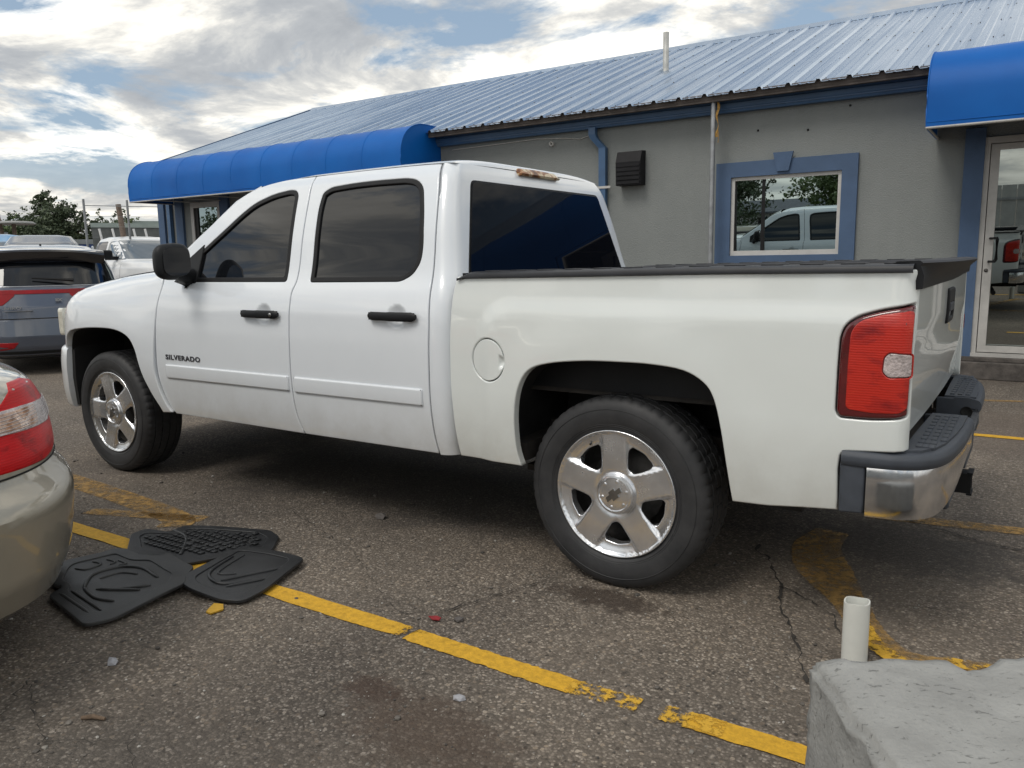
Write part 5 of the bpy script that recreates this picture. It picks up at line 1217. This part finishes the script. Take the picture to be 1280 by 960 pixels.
suv.rp('tailgate_crease', roundpoly([(-.72,.722),(.72,.722),(.70,.708),(-.70,.708)], .004), M['dark'], off=.003)
suv.rp('lower_bumper', roundpoly([(-.84,.31),(.84,.31),(.80,.215),(-.80,.215)], .03), M['black_plastic'], off=.008)
suv.rp('chrome_strip', [(-.80,1.120),(.80,1.120),(.80,1.110),(-.80,1.110)], M['rimsilver'], off=.008)
MB().lathe([(.001,-.02),(.11,-.02),(.115,0)], 20, 'y', (0,0,0))
wp = MB().tube([(-.09, .36, 1.18), (-.11, .22, 1.19), (-.14, -.10, 1.215)], [.022, .014, .008], 8); wp.build('rear_wiper', M['seal'], suv.t)
# antenna fin
MB().prism([(-1.02,1.575),(-.84,1.575),(-.90,1.60),(-.915,1.655)], lambda x, z: (x, -.012, z), lambda x, z: (x, .012, z)).build('antenna_fin', M['black_plastic'], suv.t)
for sg in (-1, 1):
    MB().tube([(-2.1, sg*.62, 1.555), (-2.0, sg*.62, 1.60), (-1.2, sg*.62, 1.62), (-.75, sg*.62, 1.595), (-.66, sg*.62, 1.555)], .014, 8).build('roof_rail', M['rimsilver'], suv.t)
suv.sp('side_glass', roundpoly([(-2.75,1.10),(-.42,1.12),(-.62,1.42),(-2.05,1.45),(-2.35,1.40)], .04), M['glass'])
suv.fp('windshield', roundpoly([(-.78,1.08),(.78,1.08),(.64,1.46),(-.64,1.46)], .05), M['glass'])
suv.fp('grille', roundpoly([(-.5,.55),(.5,.55),(.6,.75),(-.6,.75)], .03), M['black_plastic'])
suv.wheels((-.83, -3.52), .335, .80)
mt = T(.060, -.62, .0)
nm_ = text_mesh('model_badge', 'NIRO', .050, M['rimsilver'], suv.t, T(.025, -.42, .835) @ rot('Z', pi/2) @ rot('X', pi/2), ext=.003, bold=.001, sx=1.5)
nm_.location = (-.015, 0, 0)
text_mesh('trim_badge', 'EX', .045, M['rimsilver'], suv.t, T(.0, .14, .925) @ rot('Z', pi/2) @ rot('X', pi/2), ext=.004, bold=.003, sx=1.3)
lg = MB(); lg.box(-.04, .012, -.44, -.12, .812, .817); lg.build('badge_underline', M['rimsilver'], suv.t)
# ---- beige sedan, right rear corner in view
SYC = -2.93; XCL = -3.9
SLS = [(.16,-1.42,.70),(.20,-1.33,.80),(.26,-1.24,.88),(.36,-1.185,.91),(.47,-1.171,.93),(.55,-1.161,.935),(.58,-1.161,.935),(.605,-1.175,.932),(.625,-1.20,.93),(.645,-1.235,.92),(.68,-1.27,.917),(.72,-1.275,.92),(.77,-1.303,.93),(.85,-1.358,.932),(.89,-1.387,.922),(.93,-1.403,.90),(.955,-1.425,.865),(.972,-1.47,.80)]
sl2 = [(z, (-6.64 if z < .8 else -6.5+(z-.8)*2)+.0, xr, w) for z, xr, w in SLS]
sl2 = [(z, 2*XCL-xr, xr, w) for z, xr, w in SLS]     # symmetric about XCL so that the measured corner shape holds
sl2 += [(.985, -5.55, -1.85, .76), (1.05, -5.35, -1.98, .74), (1.20, -4.9, -2.25, .69), (1.34, -4.5, -2.6, .63), (1.42, -4.15, -2.9, .55), (1.435, -3.9, -3.1, .40)]
sed = Car('sedan', 'beige four-door sedan, only its rear corner with the red and clear tail lamp showing', 'sedan', (0, SYC, 0), 0, sl2, 3.0, M['beige'])
LP = roundpoly([(.45,.957),(.60,.952),(.72,.926),(.765,.885),(.77,.84),(.765,.79),(.72,.735),(.655,.712),(.573,.698),(.45,.691),(.25,.698),(.13,.703),(.13,.82),(.28,.885)], .012)
outv = (.8, .6, 0)
tl = panel('tail_light', LP, lambda t, z: sed.P(t, z, .003), outv, M['red_cool'], sed.t, step=.02, bev=.006, inset=0, thick=.02)
CL = roundpoly([(.14,.872),(.30,.881),(.41,.880),(.735,.862),(.752,.812),(.60,.797),(.42,.804),(.25,.811),(.14,.808)], .008)
panel('clear_lens_band', CL, lambda t, z: sed.P(t, z, .0065), outv, M['clear'], tl, step=.02, bev=.003, inset=0, thick=.004)
panel('turn_signal', roundpoly([(.24,.872),(.50,.872),(.47,.812),(.24,.818)], .008), lambda t, z: sed.P(t, z, .008), outv, mat('amber_behind_clear', (.36,.20,.12), .15, coat=1, ns=40, nv=.5), tl, step=.02, bev=.002, inset=0, thick=.003)
rbs = MB()
for k in range(6):
    z = .812+k*.010; rbs.tube([sed.P(t, z+.002*k*(t-.3), .009) for t in np.linspace(.2, .73, 24)], .0014, 5)
rbs.build('lens_ribs', M['clear'], tl)
sgap = MB()
def seam(mb, pts, r=.003): mb.tube([sed.P(t, z, .0012) for t, z in pts], r, 5)
seam(sgap, [(.44,.965),(.27,.89),(.12,.80),(.10,.66)]); sgap.tube([sed.P(t, .683, .0015) for t in np.linspace(-.9, .9, 60)], .003, 5); sgap.build('panel_gap', M['dark'], sed.t)
sed.sp('side_glass', roundpoly([(-5.15,1.02),(-2.1,1.02),(-2.6,1.33),(-4.5,1.33)], .05), M['glass'])
sed.rp('rear_glass', roundpoly([(-.62,1.02),(.62,1.02),(.52,1.36),(-.52,1.36)], .05), M['glass']); sed.fp('windshield', roundpoly([(-.62,1.02),(.62,1.02),(.52,1.36),(-.52,1.36)], .05), M['glass'])
MB().box(-1.30, -1.262, -.25, .14, .74, .86).build('number_plate', M['white_frame'], sed.t)
for sg in (-1, 1): MB().box(-6.70, -6.52, sg*.45, sg*.75, .62, .76, bev=.02).build('headlight', M['headlamp'], sed.t)
panel('tail_light', [(-t, z) for t, z in LP], lambda t, z: sed.P(t, z, .003), (.8, -.6, 0), M['red'], sed.t, step=.03, bev=.006, inset=0, thick=.02)
sed.wheels((-2.35, -5.2), .32, .80)
# ---- white pickup in the distance
far = Car('pickup_truck', 'distant white pickup facing right, parked beyond the corner of the office', 'pickup truck', (-17.75, 8.15, 0), radians(174),
    [(.45,-2.55,2.5,.88),(.55,-2.70,2.62,.97),(.8,-2.75,2.65,1.0),(1.05,-2.72,2.65,1.0),(1.20,-2.60,2.64,.985),(1.30,-2.40,2.64,.95),(1.345,-2.0,2.62,.92),(1.36,-1.02,1.05,.90),(1.55,-.72,.95,.85),(1.75,-.42,.86,.77),(1.86,-.22,.78,.70),(1.91,.0,.62,.55),(1.925,.1,.5,.35)], 5.0, M['paint_far'])
far.fp('windshield', roundpoly([(-.80,1.40),(.80,1.40),(.66,1.83),(-.66,1.83)], .05), M['glass_far'] if 'glass_far' in M else mat('far_glass', (.10,.13,.16), .03, ior=2.2, ns=2, nv=.1))
gf = bpy.data.materials['far_glass']
far.sp('front_side_glass', roundpoly([(-.84,1.39),(-.05,1.40),(-.02,1.80),(-.30,1.82),(-.48,1.72)], .05), gf, off=.006); far.sp('rear_side_glass', roundpoly([(.06,1.40),(.78,1.41),(.66,1.80),(.08,1.81)], .05), mat('far_tint', (.03,.03,.04), .05, ior=1.8, ns=2, nv=.1), off=.006)
far.fp('grille', roundpoly([(-.52,.80),(.52,.80),(.55,1.16),(-.55,1.16)], .04), M['black_plastic'], off=.01)
for sg in (-1, 1):
    far.fp('headlight', roundpoly([(sg*.60,.98),(sg*.90,.98),(sg*.88,1.18),(sg*.58,1.18)], .03), M['clear'], off=.012)
    mr_ = MB().box(-.62, -.48, sg*.97, sg*1.22, 1.38, 1.60, bev=.05); mr_.box(-.60, -.55, sg*.84, sg*1.0, 1.38, 1.46); mr_.build('door_mirror', M['black_plastic'], far.t)
far.sp('door_handle', roundpoly([(-.02,1.22),(.16,1.22),(.16,1.26),(-.02,1.26)], .01), M['black_plastic'], off=.01)
far.sp('door_gap', [(-.86,.55),(-.85,.55),(-.90,1.36),(-.91,1.36)], M['dark'], off=.002); far.sp('door_gap', [(.02,.55),(.03,.55),(.03,1.38),(.02,1.38)], M['dark'], off=.002)
far.t.scale = (1.07, 1.07, 1.08)
far.wheels((-1.85, 1.75), .38, .88)
# direction helpers for the far left: unit steps towards and across the view
FX = Vector((-.905, .425, 0)); RX_ = Vector((.425, .905, 0)); CAMG = Vector((cx, cy, 0))
def at(d, s): p = CAMG+FX*d+RX_*s; return p.x, p.y
def seg(px_, d):     # metres across the view for an image column of the 1280-wide photograph at ground distance d
    ang = math.atan((px_-640)/fpx); az = yaw-ang; dv = Vector((-sin(az), cos(az), 0)); k = d/dv.dot(FX); return (dv*k).dot(RX_)
def PXY(px_, d): return at(d, seg(px_, d))
# ---- silver car beyond and a light blue car beyond the SUV
silver = mat('silver_paint', (.5,.52,.55), .3, metal=.5, coat=1, ns=3, nv=.05); skyb = mat('pale_blue_paint', (.12,.30,.52), .3, coat=1, ns=3, nv=.05)
def small_car(lab, loc, rz, paint, k=1.0):
    c = Car('parked_car', lab, 'car', loc, rz, [(.22,-2.1,2.1,.75),(.32,-2.2,2.2,.86),(.55,-2.25,2.22,.89),(.78,-2.2,2.2,.88),(.90,-2.0,2.1,.85),(.96,-1.15,1.45,.80),(1.15*k,-.85,1.25,.74),(1.35*k,-.45,.95,.66),(1.46*k,-.1,.6,.55),(1.48*k,0,.45,.35)], 4, paint)
    c.sp('side_glass', roundpoly([(-.95,1.0),(1.3,1.0),(.8,1.35*k),(-.35,1.35*k)], .05), gf, off=.005); c.fp('windshield', roundpoly([(-.7,1.0),(.7,1.0),(.58,1.38*k),(-.58,1.38*k)], .05), gf); c.rp('rear_glass', roundpoly([(-.7,1.0),(.7,1.0),(.58,1.36*k),(-.58,1.36*k)], .05), gf)
    c.wheels((-1.35, 1.35), .32, .78, False); return c
small_car('silver car mostly hidden between the distant white pickup and the office corner', (*PXY(203, 29), 0), radians(172), silver, 1.40)
small_car('light blue car whose roof just shows above the blue-grey crossover', (*PXY(5, 22), 0), radians(-28), skyb, 1.42)
small_car('silver wagon roof with curved edge showing beyond the blue-grey crossover', (*PXY(66, 20), 0), radians(-28), mat('grey_paint', (.22,.23,.25), .25, metal=.5, coat=1, ns=3, nv=.05), 1.36)

# ================================================================== BACKGROUND
M['bark'] = mat('bark', (.07,.055,.045), .9, ns=9, nv=.35, bump=.5, bs=20)
M['oldwood'] = mat('weathered_wood', (.16,.12,.095), .9, ns=14, nv=.45)
def leafmat(name, a, b_):
    m, t, bs = newmat(name); l = t.links.new; ge = N(t, 'ShaderNodeNewGeometry'); r = ramp(t, [(0, a), (1, b_)]); l(ge.outputs['Random Per Island'], r.inputs[0]); l(r.outputs[0], bs.inputs['Base Color']); bs.inputs['Roughness'].default_value = .6
    bs.inputs['Subsurface Weight'].default_value = 0; return m
LF = [leafmat('leaf_dark', (.045,.068,.036), (.085,.112,.058)), leafmat('leaf_mid', (.060,.095,.030), (.120,.165,.055)), leafmat('leaf_yellow', (.085,.105,.022), (.15,.16,.04))]
def tree(lab, x, y, h, blobs, lm, n=2600, ls=.16, trunk=.12, group=None, name='tree', lean=0):
    t = thing(name, lab, 'tree', (x, y, 0), 0, group); rnd = random.Random(int(x*91+y*37)+3)
    tb = MB(); top = blobs[0]
    tb.tube([(0, 0, 0), (lean*.3, 0, h*.22), (lean*.7+.05*h*.1, 0, h*.45), (lean, 0, h*.72)], [trunk, trunk*.85, trunk*.65, trunk*.25], 8)
    for bx, by, bz, br in blobs[:14]:
        tb.tube([(lean*.4, 0, h*.28), ((lean*.5+bx)*.5, by*.5, (h*.34+bz)*.5+.02*h), (bx, by, bz)], [trunk*.5, trunk*.3, trunk*.1], 6)
    tb.build('trunk', M['bark'], t, auto=60)
    lf = MB(); tot = sum(b[3]**2 for b in blobs)
    for bx, by, bz, br in blobs:
        k = int(n*br*br/tot); cl = [(rnd.gauss(0, .5), rnd.gauss(0, .5), rnd.gauss(0, .42)) for _ in range(max(5, k//26))]
        for i in range(k):
            c_ = rnd.choice(cl); p = Vector((bx+br*(c_[0]+rnd.gauss(0, .13)), by+br*(c_[1]+rnd.gauss(0, .13)), bz+br*(c_[2]+rnd.gauss(0, .11))))
            s_ = ls*rnd.uniform(.5, 1.3); a = Vector((rnd.gauss(0, 1), rnd.gauss(0, 1), rnd.gauss(0, 1))).normalized(); b2 = a.cross(Vector((rnd.gauss(0, 1), rnd.gauss(0, 1), rnd.gauss(0, 1)))).normalized()
            lf.add([p-a*s_*.5, p+b2*s_*.3, p+a*s_*.5, p-b2*s_*.3+a.cross(b2)*s_*.15], [(0, 1, 2, 3)])
    lf.build('crown', lm, t, recalc=False); return t
x, y = PXY(78, 52)
tree('large rounded tree rising above the others at the far left', x, y, 5.4, [(-1.1,-.6,4.0,.7),(-.6,-.3,4.5,.7),(0,0,4.95,.62),(.2,.2,4.2,.95),(.8,.4,4.25,.75),(1.1,.9,4.0,.75),(1.5,1.3,3.7,.45),(-.5,.2,3.6,.9),(.4,-.1,3.5,1.1),(-.2,-.3,5.3,.3)], LF[0], 6000, .17, .16)
hedge = [(6,4.6,0),(28,4.3,0),(45,4.0,1),(62,4.1,0),(80,4.0,0),(97,3.9,0),(112,3.7,2),(126,3.8,0),(142,4.9,0),(157,4.8,0),(175,4.1,1),(-14,4.6,0),(186,3.9,0)]
labs = ['dark bush at the far left edge behind the wooden pole','low bush between the wooden pole and the large tree','pale green bush just left of the large tree','dark bush under the left side of the large tree','dark bush under the large tree crown','dark bush under the right side of the large tree','yellow-green bush right of the large tree','dark bush behind the tall wire fence post','thin round-topped tree left of the leaning wooden post','open-crowned tree behind the leaning wooden post','small bush right of the leaning wooden post','bare-topped tree cut by the left edge of the picture','small dark bush beside the office corner']
for (p_, h, k), lb in zip(hedge, labs):
    x, y = PXY(p_, 52 if h < 4.7 else 58); rnd = random.Random(p_)
    bl_ = [(rnd.gauss(0, .6), rnd.gauss(0, .6), h*.70+rnd.gauss(0, .32), rnd.uniform(.6, .95)) for _ in range(7)]+[(0, 0, h-.35, .4)]
    tree(lb, x, y, h, bl_, LF[k], 2300, .16, .08, 'trees and bushes along the far boundary', name='bush' if h < 4.2 else 'tree')
def flatbox(name, lab, cat, p0, p1, d0, d1, z0, z1, m, group=None):
    a = Vector((*PXY(p0, d0), 0)); b_ = Vector((*PXY(p1, d0), 0)); c_ = Vector((*PXY(p1, d1), 0)); e = Vector((*PXY(p0, d1), 0)); return [a, b_, c_, e]
def quadbox(q, z0, z1):
    v_ = [(p.x, p.y, z0) for p in q]+[(p.x, p.y, z1) for p in q]; return MB().add(v_, [(3,2,1,0),(4,5,6,7),(0,1,5,4),(1,2,6,5),(2,3,7,6),(3,0,4,7)])
def shed(lab, p0, p1, d0, d1, zr, zw, mw, mr):
    q = flatbox('', '', '', p0, p1, d0, d1, 0, 0, None); c_ = sum(q, Vector())/4; t = thing('warehouse', lab, 'building', (c_.x, c_.y, 0)); q2 = [p-c_ for p in q]
    quadbox(q2, 0, zw).build('wall', mw, t); quadbox([p*1.02 for p in q2], zw, zr).build('roof', mr, t); return t
pale = mat('pale_metal_sheet', (.24,.26,.27), .5, metal=.2, ns=2, nv=.15); bluew = mat('blue_sheet', (.03,.07,.22), .6, ns=2, nv=.2); greenr = mat('green_grey_roof', (.30,.36,.34), .6, ns=2, nv=.1); dkw = mat('dark_wall', (.12,.13,.13), .8, ns=2, nv=.3); beigew = mat('beige_wall', (.30,.28,.23), .8, ns=2, nv=.15)
shed('long low warehouse with pale metal roof behind the crossover', -60, 134, 44, 47, 2.65, 2.42, bluew, pale)
shed('low flat building with beige front at the far left edge', -60, 24, 49, 55, 3.15, 2.75, beigew, pale)
sh = shed('open shed with pale green roof behind the distant white pickup', 128, 236, 37, 41, 3.10, 2.92, dkw, greenr)
shed('wide grey shed with sloping roof beside the office corner', 178, 262, 52, 60, 3.95, 3.0, dkw, greenr)
# white frame posts on the far shed front
for i, p_ in enumerate((142, 158, 184, 198)):
    x, y = PXY(p_, 36.4); x2, y2 = PXY(p_-5, 36.4)
    b = MB().tube([(0, 0, 0), (0, 0, 1.9), (x2-x, y2-y, 2.85)], .05, 6); o = b.build('shed_strut', M['paint_far']); o.location = (x, y, 0); tag(o, ['first','second','third','fourth'][i]+' white strut from the left on the open shed', 'strut', 'white struts of the open shed')
# tall wire fence: posts and top cable
x1, y1 = PXY(121, 22); x2, y2 = PXY(174, 22); x3, y3 = PXY(225, 22)
fn = thing('wire_fence', 'tall see-through wire fence with thin posts above the distant white pickup', 'fence', (x1, y1, 0))
galv = mat('galvanised_post', (.30,.31,.32), .5, metal=.4, ns=6, nv=.2)
for (xx, yy) in ((x1, y1), (x2, y2), (x3, y3)): MB().tube([(xx-x1, yy-y1, 0), (xx-x1, yy-y1, 2.95)], .028, 8).build('fence_post', galv, fn)
wr = MB()
for z in (2.80, 2.55, 2.3, 2.05): wr.tube([(0, 0, z), ((x2-x1), (y2-y1), z), ((x3-x1), (y3-y1), z)], .010 if z > 2.7 else .003, 5)
wr.build('fence_wire', galv, fn)
for (pa, za, pb, zb_, d, r, lb) in ((169, 0, 163, 2.98, 24, .075, 'leaning weathered wooden post beside the wire fence'), (24, 0, 13, 3.0, 28, .085, 'leaning weathered wooden pole at the far left')):
    xa, ya = PXY(pa+5, d); xb2, yb2 = PXY(pb, d); o = MB().tube([(0, 0, 0), ((xb2-xa)*.5, (yb2-ya)*.5, za/2+zb_/2), (xb2-xa, yb2-ya, zb_)], [r*1.1, r, r*.9], 10).build('wooden_post', M['oldwood'], None, auto=50); o.location = (xa, ya, 0); tag(o, lb, 'post')
xa, ya = PXY(33, 28); cn = thing('street_lamp', 'post with a wide flat round top above the crossover roof', 'lamp post', (xa, ya, 0))
MB().tube([(0, 0, 0), (0, 0, 2.62)], .06, 8).build('post', M['oldwood'], cn); MB().lathe([(.001, 2.72), (.5, 2.69), (.58, 2.64), (.56, 2.61), (.001, 2.62)], 28, 'z').build('flat_top', mat('flat_top_metal', (.30,.30,.29), .5, ns=4, nv=.2), cn)

# what stands behind the camera and shows only mirrored in the glass
tree('green tree across the lot, mirrored in the right of the office window', -3.1, -15, 3.6, [(0,0,2.9,1.0),(-.6,.2,2.2,.9),(.8,.1,2.4,1.0),(.2,.5,1.6,1.0),(-.1,-.5,3.3,.6)], LF[1], 5000, .16, .15)
tree('dark tree across the lot, mirrored in the left edge of the office window', -7.1, -15.5, 4.2, [(0,0,3.2,1.1),(-.8,.2,2.4,1.1),(.7,.1,2.6,.9),(.2,.5,1.5,1.2),(-.3,-.5,3.7,.7)], LF[0], 6000, .16, .2)
tree('bushy tree far across the lot, mirrored in the entry glass', -37, -12, 4.2, [(0,0,3.0,1.6),(-1.3,.2,2.2,1.4),(1.4,.1,2.4,1.4),(.2,.5,1.6,1.5)], LF[0], 4000, .25, .2)
hs = thing('shed', 'small grey gabled shed across the lot, mirrored in the office window', 'shed', (-7.2, -27, 0)); hs.scale = (1, 1, .80)
hw = MB().box(-2.2, 2.2, -1.4, 1.4, 0, 1.75)
for xx in (-2.2, 2.1): hw.prism([(-1.4,1.75),(1.4,1.75),(0,2.3)], lambda y, z: (xx, y, z), lambda y, z: (xx+.1, y, z))
hw.build('wall', mat('house_siding', (.36,.36,.36), .8, ns=3, nv=.1), hs)
MB().prism([(-1.7,1.64),(0,2.32),(1.7,1.64),(1.7,1.74),(0,2.44),(-1.7,1.74)], lambda y, z: (-2.5, y, z), lambda y, z: (2.5, y, z)).build('roof', mat('shingles', (.09,.10,.12), .9, ns=8, nv=.3), hs)
MB().box(-.8, 0, 1.4, 1.43, .8, 1.4).build('window', M['glass'], hs)
fc_ = thing('metal_fence', 'long pale sheet-metal fence across the lot, mirrored in the door glass', 'fence', (10.6, -13, 0))
fb = MB()
for i in range(60): fb.box(-12+i*.4, -12+i*.4+.385, -.02, .02, .08, 2.05); 
fb.build('fence_sheet', mat('fence_sheet_paint', (.38,.39,.38), .6, ns=3, nv=.15), fc_)
fr2 = MB().box(-12, 12, .02, .06, .4, .48).box(-12, 12, .02, .06, 1.6, 1.68)
for i in range(9): fr2.box(-12+i*3, -12+i*3+.08, .06, .14, 0, 2.15)
fr2.build('fence_frame', galv, fc_)
